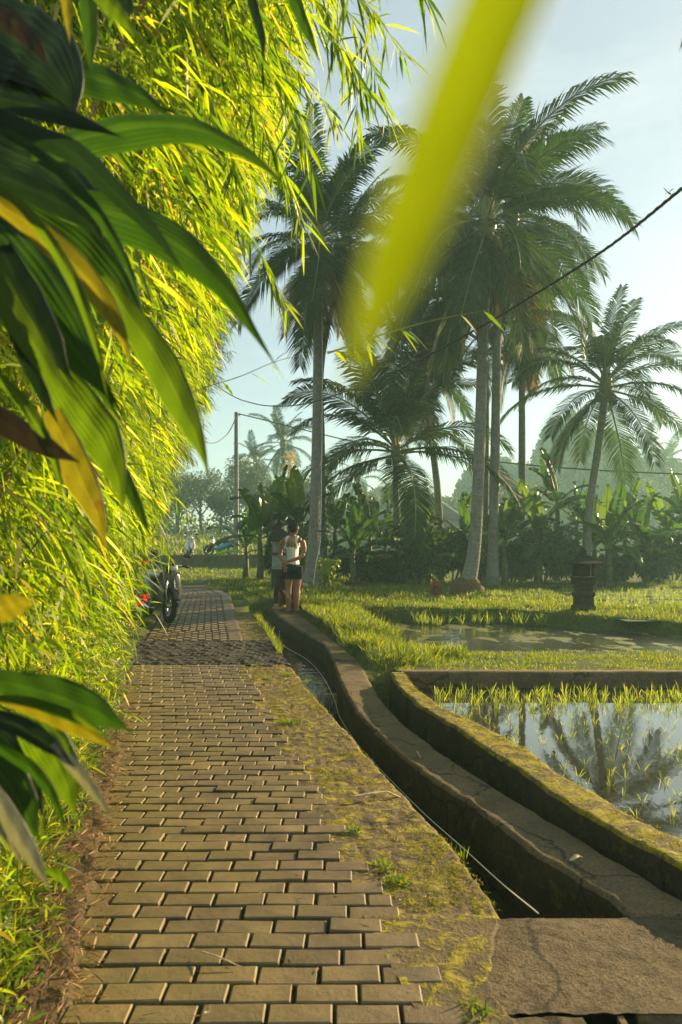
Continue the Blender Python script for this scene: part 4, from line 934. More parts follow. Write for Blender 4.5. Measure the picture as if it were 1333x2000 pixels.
# ------------------------------------------------------------------ motorbikes
def moped(name, loc, rz, label, body, shield, seat, lean=0.0, crate=False, cat='motorbike'):
    """local x forward, z up; wheelbase 1.22 m"""
    root = empty(name, loc, rz, label, cat, 'parked motorbikes and mopeds'); root.rotation_euler = (lean, 0, rz)
    for x, nm in ((.61, 'front_wheel'), (-.61, 'rear_wheel')):
        w_ = MB().torus((0,0,0), .228, .058, 28, 8).build(nm, M['rubber'], root, smooth=True, loc=(x, 0, .288))
        rim = MB().torus((0,0,0), .175, .022, 24, 6).tube([(0,-.06,0),(0,.06,0)], .045, 10)
        for k in range(6): a = k*math.pi/3; rim.tube([(0,0,0),(.17*math.cos(a),0,.17*math.sin(a))], .016, 5)
        rim.build('rim', M['chrome'], w_, smooth=True)
    fd = MB()
    for x, r_ in ((.61, .31), (-.61, .31)): fd.tube([(x+r_*math.cos(R(a)), 0, .288+r_*math.sin(R(a))) for a in range(20, 161, 14)], [(.055,.010)]*11, 8)
    fd.build('fender', body, root, smooth=True)
    MB().tube([(.61,-.07,.288),(.50,-.07,.62),(.44,-.05,.80)], .018, 8).tube([(.61,.07,.288),(.50,.07,.62),(.44,.05,.80)], .018, 8).build('fork', M['chrome'], root, smooth=True)
    MB().tube([(.52,0,.28),(.40,0,.42),(.38,0,.62),(.40,0,.82),(.42,0,.90)], [(.08,.04),(.25,.06),(.24,.07),(.18,.08),(.08,.05)], 14, up=(1,0,0)).build('leg_shield', shield, root, smooth=True)
    MB().tube([(.36,0,.92),(.44,0,.95),(.52,0,.94),(.56,0,.92)], [(.07,.05),(.11,.075),(.10,.08),(.06,.06)], 14).build('headlight_cowl', body, root, smooth=True)
    MB().ball((.565,0,.925), .062, 12, 8, (.4,1.2,.8)).build('headlight', M['glass'], root, smooth=True)
    for s in (-1, 1): MB().ball((.48, s*.13, .86), .032, 8, 6, (1.5,.8,.8)).build('turn_signal', M['dry_leaf'], root, smooth=True)
    hb = MB().tube([(.34,-.33,.98),(.38,-.18,.99),(.42,0,.97),(.38,.18,.99),(.34,.33,.98)], .013, 8).build('handlebar', M['chrome'], root, smooth=True)
    MB().tube([(.35,-.35,.98),(.375,-.22,.985)], .02, 8).tube([(.35,.35,.98),(.375,.22,.985)], .02, 8).build('grip', M['rubber'], hb, smooth=True)
    for s in (-1, 1): MB().tube([(.38,s*.2,.99),(.36,s*.26,1.10),(.35,s*.28,1.14)], .006, 5).ball((.34,s*.29,1.17), .06, 12, 8, (.25,1.15,.75)).build('mirror', M['paint_black'], root, smooth=True)
    MB().tube([(.40,0,.40),(.15,0,.40),(-.10,0,.46),(-.30,0,.58),(-.55,0,.66),(-.85,0,.72)], [(.07,.08),(.13,.12),(.16,.17),(.165,.15),(.14,.11),(.06,.05)], 14).build('body_shell', body, root, smooth=True)
    MB().tube([(.02,0,.68),(-.15,0,.74),(-.40,0,.765),(-.62,0,.79),(-.72,0,.80)], [(.05,.02),(.12,.045),(.135,.05),(.12,.045),(.05,.02)], 14).build('seat', seat, root, smooth=True)
    MB().ball((-.87,0,.70), .05, 10, 8, (.6,1.3,.8)).build('tail_light', M['red_lens'], root, smooth=True)
    MB().box((0.02,0,.27), (.30,.17,.17)).ball((-.06,.11,.27), .09, 10, 6, (1,.5,1)).ball((-.06,-.11,.27), .09, 10, 6, (1,.5,1)).build('engine', M['paint_grey'], root, bevel=.01)
    MB().tube([(.12,-.10,.22),(-.1,-.13,.20),(-.45,-.14,.24),(-.85,-.15,.32)], [.02,.022,.045,.04], 10).build('exhaust', M['chrome'], root, smooth=True)
    MB().tube([(0,-.28,.19),(0,.28,.19)], .014, 6).build('footrest', M['paint_black'], root); MB().tube([(-.08,.08,.2),(-.18,.24,.012)], .012, 6).build('side_stand', M['paint_black'], root)
    if crate: MB().box((-.78,0,.86), (.30,.34,.012)).tube([(-.60,-.13,.80),(-.94,-.13,.86),(-.94,.13,.86),(-.60,.13,.80)], .012, 6).build('rear_rack', M['paint_black'], root)
    return root
b1 = PT(316, 1222); moped('scooter', (-3.22, 12.45, zt(12.4)+.0), R(-58), 'black and grey scooter parked half inside the hedge by the path', M['paint_black'], M['paint_dark'], M['paint_black'], R(-7))
b2 = D(338, 1092, 33); moped('motorbike', (b2.x-.1, 36.9, 1.16), R(-72), 'white and black motorbike on the far terrace behind the hedge end', M['paint_white'], M['paint_white'], M['paint_black'], R(-5))
b3_ = D(431, 1089, 36.9); moped('moped', (b3_.x, 36.9, 1.17), R(176), 'turquoise blue moped with pale leg shield left of the utility pole', M['paint_blue'], M['paint_white'], M['paint_black'], R(3), True)

# ------------------------------------------------------------------ thin metal stand next to the palm
q = D(634, 1145, 19.2); stz = gz(q.x, 19.2)
sd_ = empty('offering_stand', (q.x, 19.2, stz), 0, 'thin dark metal stand with a small tray in front of the pale palm trunk', 'stand')
MB().tube([(0,0,-.05),(0,0,1.72)], .014, 6).build('post', M['paint_black'], sd_)
MB().box((-.10,0,1.56), (.36,.20,.03)).build('tray', M['paint_black'], sd_)
b = MB()
for x_ in (-.35,-.2,-.05,.1): b.tube([(x_,0,1.62),(x_,0,1.75)], .010, 5)
b.tube([(-.36,0,1.70),(.10,0,1.70)], .010, 5); b.build('rail', M['paint_black'], sd_)
tag(MB().tube(bez([D(627,1020,19.3), D(626,1060,19.3), D(618,1100,19.3), D(612,1142,19.3)], 12), .012, 5).build('cord', M['string']), 'pale cord hanging down beside the pale palm trunk', 'cord')
tag(MB().tube(bez([D(629,560,20.6), D(630,700,20.6), D(629,900,20.6), D(627,1020,19.4)], 16), .010, 5).build('cord', M['string']), 'long pale cord running straight up the pale palm trunk', 'cord')

# ------------------------------------------------------------------ rope in the canal, debris
rope = [P(491,1188,.12), P(520,1198,.06), P(545,1222,.04), P(548,1255,-.02), P(598,1287,-.08), P(628,1318,-.10), P(652,1362,-.13), P(664,1400,-.20), P(700,1455,-.22), P(760,1520,-.22), P(830,1590,-.20), P(900,1652,-.16), P(980,1725,-.10), P(1052,1784,-.035)]
tag(MB().tube(bez(rope, 90), .003, 6).build('rope', M['string'], smooth=True), 'thin white rope stretched along the inside of the canal', 'rope')
a_, c_ = P(692,1556,.02), P(757,1546,.025)
tag(MB().tube([a_, a_.lerp(c_, .5)+Vector((0,0,.004)), c_, P(800,1566,-.03)], [(.010,.006),(.014,.006),(.010,.005),(.004,.003)], 6).build('stick', M['dry_wood']), 'pale split stick lying on the mossy kerb above the canal', 'stick')
tag(MB().tube([P(815,1468,.012), P(822,1480,.012)], [.006,.004], 5).build('stick', M['dry_wood']), 'tiny pale stick on top of the smooth canal wall', 'stick')
tag(MB().tube([P(395,1858,.02), P(425,1868,.03), P(470,1888,.012)], [.002,.003,.002], 5).build('stick', M['dry_wood']), 'thin curved twig lying on the near bricks', 'stick')
def curled(name, c, size, m, label, cat, seed=0, rz=0):
    r = np.random.default_rng(seed); a = np.linspace(-1, 1, 14); b = np.linspace(-1, 1, 7); A, B = np.meshgrid(a, b)
    wd = (1-np.abs(A)**2.2)*.42*(1+.2*np.sin(A*9+seed)); X = A*size; Y = B*wd*size; Z = .25*size*(B**2)*(.5+.5*A)+.18*size*np.sin(A*3+seed)+.02
    o = obj(name, grid(name, X, Y, Z), m, None, c, (0, 0, rz)); tag(o, label, cat); o.modifiers.new('thickness', 'SOLIDIFY').thickness = .001; return o
lw = P(1125, 1678, .02); curled('dry_leaf', (lw.x, lw.y, .005), .035, M['dry_leaf'], 'curled dry leaf lying on top of the smooth canal wall', 'leaf', 1, .3)
lw = P(235, 1508, .02); curled('dry_leaf', (lw.x, lw.y, .012), .04, M['dead_culm'], 'orange dry leaf at the left border of the brick path', 'leaf', 2, .1)
lw = P(318, 1460, .01); curled('dry_leaf', (lw.x, lw.y, .006), .018, M['dead_culm'], 'tiny dark leaf on the middle bricks', 'leaf', 3, .1)
lw = P(455,1985,.01); curled('dry_leaf', (lw.x-.08, lw.y, .006), .016, M['dry_leaf'], 'tiny pale leaf on the nearest bricks', 'leaf', 4, 1.3)
for i, (x, y, s, lab) in enumerate([(518,1136,.11,'pale stone in the grass at the foot of the left shrine'), (594,1146,.10,'tan stone beside the base of the pale palm trunk'), (400,1112,.07,'small white stone below the far terrace wall'), (372,1116,.09,'pale stone at the upper end of the far path')]):
    q = PT(x, y); me = MB().ball((0,0,0), s, 10, 7, (1.4,1,.7)).mesh('stone', True)
    for v in me.vertices: v.co *= 1+.2*random.random()
    tag(obj('stone', me, M['pebble'], None, (q.x, q.y, gz(q.x, q.y)+s*.4)), lab, 'stone')
# dragonfly resting on the thick cable
q = D(1306, 384, 6.0); df = empty('dragonfly', q+Vector((0,0,.028)), R(20), 'dragonfly perched on the thick cable near the top right', 'dragonfly')
MB().tube([(-.05,0,.035),(-.01,0,.008),(.015,0,0),(.025,0,-.002)], [.0025,.004,.007,.006], 6).build('body', M['paint_black'], df, smooth=True)
for s in (-1, 1): MB().add([(0,0,.006),(.012,s*.045,.018),(.0,s*.05,.018),(-.012,s*.02,.008)], [(0,1,2,3)]).build('wing', M['glass'], df)

# ------------------------------------------------------------------ rice seedlings
def tuft_mesh(seed, n=7, L=.17, W=.006):
    r = np.random.default_rng(seed); az = r.random(n)*6.28; sp = .15+.5*r.random(n); C = np.stack([.006*np.cos(az), .006*np.sin(az), -.03+0*az], 1)
    T = np.stack([np.cos(az)*sp, np.sin(az)*sp, 1+0*az], 1); V, l, c, t = leafarr(C, T, L*(.6+.6*r.random(n)), W, .35)
    me = npmesh('rice_seedling', V, l, c, tone=t); me.materials.append(M['rice']); return me
TM = [tuft_mesh(i, 4+i % 4) for i in range(8)]
pos_r = []
for yv in np.arange(1.6, 7.0, .15):
    for xv in np.arange(.9, 6.5, .15):
        x = xv+rng.normal()*.03; y = yv+rng.normal()*.03
        if x < float(ext(eBR, np.array([y]))[0])+.10: continue
        px_ = 666.5+x*F/y
        if px_ > 1345 or y < 2: continue
        if y < 6.2 and rng.random() < .35: continue
        pos_r.append((x, y))
pos_r.sort(key=lambda p: p[1])
lab = 'young rice seedling standing in the near flooded pond'
kept = pos_r[:290]; rest = pos_r[290:]
for x, y in kept:
    o = bpy.data.objects.new('rice_seedling', random.choice(TM)); o.location = (x, y, .05); s = random.uniform(.42, .8); o.scale = (s, s, s); o.rotation_euler = (0, 0, random.uniform(0, 6.28))
    tag(o, lab, 'rice seedling', 'rice seedlings in the near pond'); COL.objects.link(o)
def tufts(name, P_, L, W, nb, m, bend=.35, spread=.45, seedt=0, kind='stuff', clump=.02):
    P_ = np.asarray(P_, float); k = np.repeat(np.arange(len(P_)), nb); n = len(k); az = rng.random(n)*6.28; sp = spread*rng.random(n)
    C = P_[k]+np.stack([clump*np.cos(az), clump*np.sin(az), 0*az], 1)*rng.random((n, 1))
    T = np.stack([np.cos(az)*sp, np.sin(az)*sp, 1+0*az], 1); LL = (L[k] if hasattr(L, '__len__') else L)*(.5+.7*rng.random(n))
    return tag(leafobj(name, leafarr(C, T, LL, W, bend*(.5+rng.random(n))), m), kind=kind)
if rest: tufts('rice_seedlings', [(x, y, .02) for x, y in rest], .18, .007, 7, M['rice'])
# denser, taller rows by the back wall
bk = [(x+rng.normal()*.03, yv+rng.normal()*.03, .03) for yv in (6.45, 6.65, 6.85, 7.0) for x in np.arange(.95, 5.0, .11)]
tufts('rice_seedlings', bk, .20, .007, 6, M['rice'])
n = 900; X = rng.uniform(5.2, 14, n); Y = rng.uniform(13.2, 22.5, n); tufts('rice_seedlings', np.stack([X, Y, .2+0*X], 1), .22, .012, 6, M['rice'])
n = 60; X = rng.uniform(1.4, 4.6, n); Y = rng.uniform(13.3, 14.0, n); tufts('pond_reeds', np.stack([X, Y, .05+0*X], 1), .34, .010, 7, M['rice'])

# ------------------------------------------------------------------ grass
def scatter(name, n, x0, x1, y0, y1, L, W, nb, test, m='grass_blade', bend=.4, clump=.06, spread=.6, lean=0):
    X = rng.uniform(x0, x1, n); Y = y0+(y1-y0)*rng.random(n)**1.15; k = test(X, Y); X = X[k]; Y = Y[k]; k = noise3(X, Y, 0, 2.1, 17, 3) > -.22+.25*rng.normal(size=len(X)); X = X[k]; Y = Y[k]; Z = ground(X, Y)
    L_ = L*(.65+.55*(noise3(X, Y, 0, 1.1, 9)+.5).clip(0, 1.3))
    return tufts(name, np.stack([X, Y, Z-.01], 1), L_, W, nb, M[m], bend, spread, clump=clump)
onland = lambda X, Y: ground(X, Y) > np.where(Y > 14.6, .22, .10)
aRn = lambda Y: ex(eAR, Y)
# bank beside the canal wall and the bund behind the near pond
scatter('bank_grass', 6500, -1.4, 8.5, 7.55, 10.2, .085, .005, 9, lambda X, Y: (X > aRn(Y)+.10) & (ground(X, Y) > .02))
scatter('bank_grass', 5200, -1.6, 1.6, 9.0, 14.2, .22, .0075, 9, lambda X, Y: (X > aRn(Y)+.03) & (ground(X, Y) > .05))
scatter('tall_bank_grass', 2600, -1.6, 1.9, 8.2, 14.6, .30, .0085, 9, lambda X, Y: (X > aRn(Y)+.12) & (X < aRn(Y)+.95) & (ground(X, Y) > .02), spread=.9)
scatter('bund_grass', 5600, -.4, 9.5, 11.0, 15.6, .17, .0085, 8, lambda X, Y: (X > aRn(Y)+.2) & onland(X, Y) & (Y > 11.0))
scatter('field_grass', 9500, -3.5, 12, 14, 25, .20, .012, 7, lambda X, Y: (X > -1.4) & onland(X, Y) | ((X > farR(Y)+.9) & (Y > 15.6)))
scatter('field_grass', 3400, -9, 4, 17, 35, .22, .018, 7, lambda X, Y: (X > farR(np.clip(Y, 0, 22))+.35) | (Y > 23))
# grass left of the canal, around the far path
scatter('verge_grass', 1500, -3.6, -.7, 12.4, 17, .20, .008, 8, lambda X, Y: (X > farR(Y)+.62) & (X < ex(eCL, Y)-.02))
n = 160; y = rng.uniform(9.2, 13, n); tufts('verge_grass', np.stack([ex(eCL, y)-.02, y, zt_np(y)-.03], 1), .20, .007, 8, M['grass_blade'])
# trench plants and weeds on the walls
n = 90; y = rng.uniform(2.9, 7.6, n)**1.0; f = rng.random(n); X = ext(eAR, y)*(1-f)+ext(eBL, y)*f; tufts('trench_weeds', np.stack([X, y, -.26+.1*rng.random(n)], 1), .13, .006, 5, M['weed_leaf'])
for x, y, s in [(880,1665,.12),(905,1655,.08),(662,1500,.08),(700,1458,.06)]:
    q = P(x, y, -.05); tufts('trench_weeds', [(q.x, q.y, -.12)], s*1.6, .006, 9, M['weed_leaf'])
# small weeds on the kerb strip
kw = [PT(x, y) for x, y in [(778,1722),(785,1716),(545,1412),(565,1410),(580,1413),(600,1330),(525,1325),(470,1312),(930,1975),(560,1318),(545,1275),(500,1300),(690,1620),(745,1690)]]
kp = np.array([(q.x+rng.normal()*.02, q.y+rng.normal()*.02, q.z-.012) for q in kw for _ in range(5)])
tufts('kerb_weeds', kp, .055, .006, 9, M['weed_leaf'], .3, 1.2, clump=.03)
n = 5200; y = 2.9+(8.2-2.9)*rng.random(n); f = rng.random(n); X = (XR(y)+.02)*(1-f)+ext(eCL, y)*f; k = noise3(X, y, 0, 2.2, 81, 3) > .12
tufts('kerb_moss', np.stack([X[k], y[k], zt_np(y[k])-.008], 1), .014, .003, 6, M['moss_tuft'], .3, 1.4, clump=.012)
n = 1500; y = rng.uniform(2.0, 7.3, n); f = rng.random(n)**.6; X = ext(eBL, y)*(1-f)+ext(eBR, y)*f; tufts('wall_moss', np.stack([X, y, zB(y)-.002], 1), .012, .003, 6, M['moss_tuft'], .3, 1.4, clump=.012)

# ------------------------------------------------------------------ left verge: weeds and litter
def band(n, y0, y1, o0, o1, seed=0):     # offset to the left of the path border
    y = y0+(y1-y0)*rng.random(n)**1.3; o = o0+(o1-o0)*rng.random(n); lx = np.where(y < 10.4, XL(y), farL(y)); X = lx-o; return X, y, ground(X, y)
X, Y, Z = band(1900, 1.8, 9, .12, .9); k = noise3(X, Y, 0, 2.5, 91) > -.25
tufts('verge_weeds', np.stack([X[k], Y[k], Z[k]-.01], 1), .10, .012, 7, M['weed_leaf'], .5, 1.3, clump=.05)
X, Y, Z = band(3400, 2.0, 13, .24, 1.3); tufts('verge_grass', np.stack([X, Y, Z], 1), .28, .009, 8, M['grass_blade'], .6, .9, clump=.05)
X, Y, Z = band(4200, 1.8, 7, -.10, .5); n = len(X); Z = np.maximum(Z, zt_np(Y)+.022)+.008
tag(leafobj('leaf_litter', leafarr(np.stack([X, Y, Z+.02*rng.random(n)], 1), np.stack([rng.normal(size=n), rng.normal(size=n), .12*rng.normal(size=n)], 1), rng.uniform(.015, .09, n), rng.uniform(.0012, .007, n), .05), M['litter']), kind='stuff')
X, Y, Z = band(150, 1.9, 8, -1.15, -.1); n = len(X); Z = zt_np(Y)+.004
tag(leafobj('path_litter', leafarr(np.stack([X, Y, Z], 1), np.stack([rng.normal(size=n), rng.normal(size=n), .05*rng.normal(size=n)], 1), rng.uniform(.01, .05, n), rng.uniform(.0015, .006, n), .0), M['litter']), kind='stuff')

n = 6500; y = rng.uniform(1.9, 8.3, n); X = XL(y)-.05+(1.30)*rng.random(n)**.8; k = (noise3(X, y, 0, 1.5, 95, 3) > -.15)
tufts('joint_moss', np.stack([X[k], y[k], zt_np(y[k])-.030], 1), .030, .0035, 5, M['moss_tuft'], .4, .9, clump=.008)
yq = np.arange(1.7, Y_STRIP0, .018); tq = np.linspace(0, 1, 26); aq = XL(yq)-.32; bq = XL(yq)+.07+.06*noise3(yq, 0*yq, 0, 2.2, 96, 3)+.03*noise3(yq, 0*yq, 0, 14, 97)
XQ = aq[:, None]*(1-tq)+bq[:, None]*tq; YQ = np.repeat(yq[:, None], 26, 1); ZQ = zt_np(YQ)+.012+.022*noise3(XQ, YQ, 0, 9, 98, 4)-.040*np.clip((tq-.80)/.2, 0, 1)
tag(obj('soil_edge', grid('soil_edge', XQ, YQ, ZQ), M['litter_soil']), kind='structure')
# ------------------------------------------------------------------ bamboo hedge
OH = lambda z: np.interp(z, [0, .8, 1.4, 2.2, 3.2, 4.5, 6.0, 7.5], [.02, .0, .05, .22, .58, 1.02, 1.35, 1.5])
def hx(y): return np.where(y < 10.4, XL(y), farL(y))
def hedge_leaves(n, y0, y1, zlo=.1, zhi=7.2):
    y = rng.uniform(y0, y1, n); top = np.minimum(zhi, 1.6+y*1.0); z = zlo+(top-zlo)*rng.random(n)**.85
    dep = rng.random(n)**1.7*.85; lump = .30*noise3(y, z, 0, 1.3, 101, 3)+.20*noise3(y, z, 0, 3.2, 103, 2)
    x = hx(y)-.10+OH(z)+lump-dep-.12-np.where((y > 9.9) & (z < 1.9), 1.0, 0)-.30*np.clip((y-5)/3, 0, 1)*np.clip((2.0-z)/.6, 0, 1)-.16*np.clip((5.5-y)/1.5, 0, 1)*np.clip((1.3-z)/.5, 0, 1)
    gp = noise3(y, z, 0, 2.3, 107, 3)+.25*rng.normal(size=n) > -.30; x = x[gp]; y = y[gp]; z = z[gp]; n = len(x)
    nl = 7; k = np.repeat(np.arange(n), nl); m_ = n*nl
    az = rng.normal(.1, .85, n)         # twig heads mostly out over the path
    tw = np.stack([np.cos(az), np.sin(az), -.35-.5*rng.random(n)], 1)
    j = np.tile(np.arange(nl), n); C = np.stack([x, y, z], 1)[k]+tw[k]*(.035*j)[:, None]+rng.normal(size=(m_, 3))*.012
    lowk = np.clip((1.5-z[k])/.8, 0, 1)[:, None]; T = unit(tw[k]+rng.normal(size=(m_, 3))*(.55+.7*lowk)+np.array([0, 0, -.35])+lowk*np.array([0, 0, .75])); sc = np.where(z > 1.2, 1.0, .58)[k]
    L = (.06+.17*rng.random(m_)**1.4)*sc; tn = np.clip(rng.random(m_)*.88+.06*rng.random(m_), 0, 1); tn = np.where(rng.random(m_) < .05, .95+.05*rng.random(m_), tn)
    return leafarr(C, T, L, rng.uniform(.008, .0145, m_)*np.where(sc < .9, .85, 1), .25, tone=tn)
segs = [(2.15, 3.3, 2600), (3.3, 4.6, 3300), (4.6, 6.2, 4300), (6.2, 8.2, 5200), (8.2, 10.4, 5400), (10.4, 13.0, 4800)]
labs = ['nearest bamboo clump, long bright leaves hanging in from the upper left', 'second bamboo clump, its leaves arching over the near bricks', 'third bamboo clump, rising above the middle of the brick path',
        'fourth bamboo clump, bright feathery mass before the cobbled strip', 'fifth bamboo clump, beside the cobbled strip', 'farthest bamboo clump, leaning over the parked scooter']
def culm(root, y, r, H, seed, m='culm'):
    rr = random.Random(seed); x0 = float(hx(np.array([y]))[()] if np.ndim(hx(np.array([y]))) == 0 else hx(np.array([y]))[0])-.18-rr.random()*.5
    pts = [Vector((x0-.55*max(0, 1-z/1.8)+float(OH(z))*rr.uniform(.6, .9)+.05*rr.random(), y+.06*z*rr.uniform(-1, 1), z)) for z in np.linspace(0, H, 7)]
    b = MB(); c = bez(pts, 36); b.tube(c, [r*(1-.65*i/35)*(1.22 if i % 3 == 0 else 1) for i in range(36)], 7); return b.build('culm', M[m], root, smooth=True)
for i, (a, b, n) in enumerate(segs):
    root = empty('bamboo_clump', (0, 0, 0), 0, labs[i], 'bamboo', 'bamboo hedge along the path')
    leafobj('foliage', hedge_leaves(n, a, b), M['bamboo_leaf'], root)
    for c in range(4): culm(root, a+(b-a)*(c+.5)/4, .014, min(7, 2.6+.55*(a+b)), 400+i*10+c, 'culm' if c % 3 else 'dead_culm')
    # inner shade: broad dark leaves added behind the front layer to block light
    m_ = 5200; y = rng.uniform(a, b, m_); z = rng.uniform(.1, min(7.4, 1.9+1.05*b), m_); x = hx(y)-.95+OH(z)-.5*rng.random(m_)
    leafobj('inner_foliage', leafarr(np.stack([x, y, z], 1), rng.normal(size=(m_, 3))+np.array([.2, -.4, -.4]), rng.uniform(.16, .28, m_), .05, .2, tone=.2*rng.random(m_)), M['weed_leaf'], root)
# overhanging near sprays at the top of the frame
def spray(root, pts, Y0, Y1, n, Lr=(.09, .2), seed=0, wire=.0016):
    P3 = [D(x, y, Y0+(Y1-Y0)*i/(len(pts)-1)) for i, (x, y) in enumerate(pts)]; c = bez(P3, 30)
    MB().tube(c, [wire*(1.5-i/29) for i in range(30)], 5).build('twig', M['culm'], root)
    i = rng.integers(3, 30, n); C = np.array([tuple(c[k]) for k in i]); tg = np.array([tuple(c[min(k+1, 29)]-c[k-1]) for k in i]); T = unit(unit(tg)*.6+rng.normal(size=(n, 3))*.45+np.array([0, 0, -.75]))
    leafobj('foliage', leafarr(C, T, rng.uniform(Lr[0], Lr[1], n), rng.uniform(.009, .016, n), .2, tone=rng.random(n)*.9), M['bamboo_leaf'], root)
sp = empty('bamboo_clump', (0, 0, 0), 0, 'bamboo sprays hanging down against the sky at the top centre', 'bamboo', 'bamboo hedge along the path')
for i, (pts, Y0, Y1, n) in enumerate([([(300,-200),(480,-60),(640,60),(720,180)], 2.4, 3.0, 75), ([(380,-220),(560,-100),(700,-10),(790,110)], 2.6, 3.2, 75), ([(250,-120),(430,20),(560,180),(610,330)], 2.3, 2.8, 90), ([(300,0),(450,130),(540,300),(590,430)], 2.5, 3.0, 80),
    ([(420,-200),(600,-80),(700,60),(760,230)], 3.0, 3.6, 80), ([(100,-100),(300,60),(420,200),(470,380)], 2.3, 2.7, 90), ([(560,-160),(700,-100),(800,-40),(850,10)], 2.6, 2.9, 26), ([(250,200),(400,330),(500,480),(560,600)], 3.0, 3.6, 80),
    ([(200,-50),(400,60),(560,120),(660,240)], 3.2, 3.6, 90), ([(450,-120),(620,0),(690,140),(700,260)], 3.3, 3.7, 80)]): spray(sp, pts, Y0, Y1, n)
tw_ = empty('bamboo_twig', (0, 0, 0), 0, 'thin bamboo twig with a few leaves crossing in front of the pale palm trunk', 'twig')
spray(tw_, [(300,830),(370,770),(470,735),(560,700),(690,680)], 2.6, 2.9, 16, (.06, .12))
tw_ = empty('bamboo_twig', (0, 0, 0), 0, 'thin bright twig in front of the tallest palm trunk', 'twig')
spray(tw_, [(640,690),(760,650),(850,625),(955,605)], 2.2, 2.4, 9, (.07, .13), wire=.0022)
tw_ = empty('bamboo_twig', (0, 0, 0), 0, 'leafy bamboo twig hanging over the parked scooters', 'twig')
spray(tw_, [(250,880),(300,930),(350,980),(370,1010)], 4.4, 5.2, 26, (.10, .2))
tw_ = empty('bamboo_twig', (0, 0, 0), 0, 'drooping leaf sprig beside the scooter mirror', 'twig')
spray(tw_, [(285,960),(310,1020),(325,1060),(335,1100)], 5.2, 5.8, 18, (.10, .2))
# dew drops on the leaves, glint painted in as a white colour
n = 900; y = rng.uniform(2.6, 9, n); z = .5+(1.2+y*.9)*rng.random(n); x = hx(y)-.10+OH(z)+.22*noise3(y, z, 0, 1.3, 101, 3)+.14-.14*rng.random(n)
dm = MB()
for i in range(n): dm.ball((x[i], y[i], z[i]), .0028+.0028*rng.random(), 5, 4)
tag(dm.build('dew_drops', M['dew_glint'], smooth=True), kind='stuff')
# red blossoms in the hedge
for i, (x, y, Y, lab) in enumerate([(283,1097,10.6,'upper red blossom in the hedge beside the scooter'), (277,1142,10.2,'middle red blossom in the hedge beside the scooter'), (284,1166,10.0,'lower red blossom in the hedge beside the scooter'), (268,1180,9.8,'lowest red blossom, partly hidden in the hedge')]):
    q = D(x, y, Y); n = 16; root = empty('red_blossom', q, 0, lab, 'flower', 'red blossoms beside the scooter'); az = rng.random(n)*6.28
    leafobj('petal', leafarr(rng.normal(size=(n, 3))*.02, np.stack([np.cos(az), np.sin(az)-.5, rng.normal(size=n)*.6], 1), .065, .045, .25), M['petal'], root)
    MB().tube([(0,0,0),(-.1,.02,-.12)], .005, 5).build('stem', M['culm'], root)

# ------------------------------------------------------------------ broad leaves close to the lens
def bladematerial(name, base, vein, trans=.5, tr=2.0, gloss=.35, brown=None):
    m, t, o = newmat(name); uvn = t.nodes.new('ShaderNodeUVMap'); sx = t.nodes.new('ShaderNodeSeparateXYZ'); t.links.new(uvn.outputs[0], sx.inputs[0])
    s = math_(t, 'SINE', math_(t, 'MULTIPLY', sx.outputs[0], 62.0)); s2 = math_(t, 'SINE', math_(t, 'MULTIPLY', sx.outputs[0], 190.0))
    st_ = math_(t, 'ADD', math_(t, 'MULTIPLY', s, .5), math_(t, 'MULTIPLY', s2, .25))
    mid = math_(t, 'SUBTRACT', 1.0, math_(t, 'MULTIPLY', math_(t, 'ABSOLUTE', math_(t, 'SUBTRACT', sx.outputs[0], .5)), 22.0), True)
    c = mixc(t, ramp(t, st_, [(.35, (0,)*3), (.62, (1,)*3)]), tuple(x*.8 for x in base), tuple(x*1.25 for x in vein))
    n = noi(t, 24, 5, .6, pos(t)); c = mixc(t, ramp(t, n, [(.35, (.45,)*3), (.6, (0,)*3)]), c, tuple(x*.6 for x in base)); c = mixc(t, math_(t, 'MULTIPLY', mid, .35), c, tuple(min(1, x*1.3) for x in vein))
    if brown:
        edge_ = math_(t, 'MULTIPLY', math_(t, 'ABSOLUTE', math_(t, 'SUBTRACT', sx.outputs[0], .5)), 2.0)
        c = mixc(t, ramp(t, math_(t, 'ADD', edge_, math_(t, 'MULTIPLY', n, .5)), [(1.05, (0,)*3), (1.25, (1,)*3)]) if False else ramp(t, n, [(.60, (0,)*3), (.68, (.8,)*3)]), c, brown)
    p = princ(t, None, c, gloss, bump(t, st_, .8, .004), .5); q = t.nodes.new('ShaderNodeBsdfTranslucent'); t.links.new(mixc(t, 1.0, c, (tr, tr*1.05, tr*.4), 'MULTIPLY'), q.inputs[0])
    mx_ = t.nodes.new('ShaderNodeMixShader'); mx_.inputs[0].default_value = trans; t.links.new(p.outputs[0], mx_.inputs[1]); t.links.new(q.outputs[0], mx_.inputs[2]); t.links.new(mx_.outputs[0], o.inputs[0]); return m
BMt = {'g': bladematerial('blade_green', (.026,.075,.005), (.060,.125,.008), .45, 2.0), 'z': bladematerial('blade_near', (.17,.22,.003), (.22,.27,.004), .6, 1.9, .5), 'd': bladematerial('blade_dark', (.012,.036,.008), (.03,.060,.016), .28, 1.7, .5),
       'y': bladematerial('blade_yellow', (.22,.20,.012), (.36,.30,.02), .5, 1.6, .45, (.16,.09,.02)), 'b': bladematerial('blade_bright', (.08,.15,.006), (.14,.20,.010), .55, 2.0),
       'w': bladematerial('blade_bleached', (.42,.40,.30), (.55,.53,.42), .25, 1.2, .35), 'n': bladematerial('blade_brown', (.05,.035,.015), (.08,.05,.02), .2, 1.2, .6)}
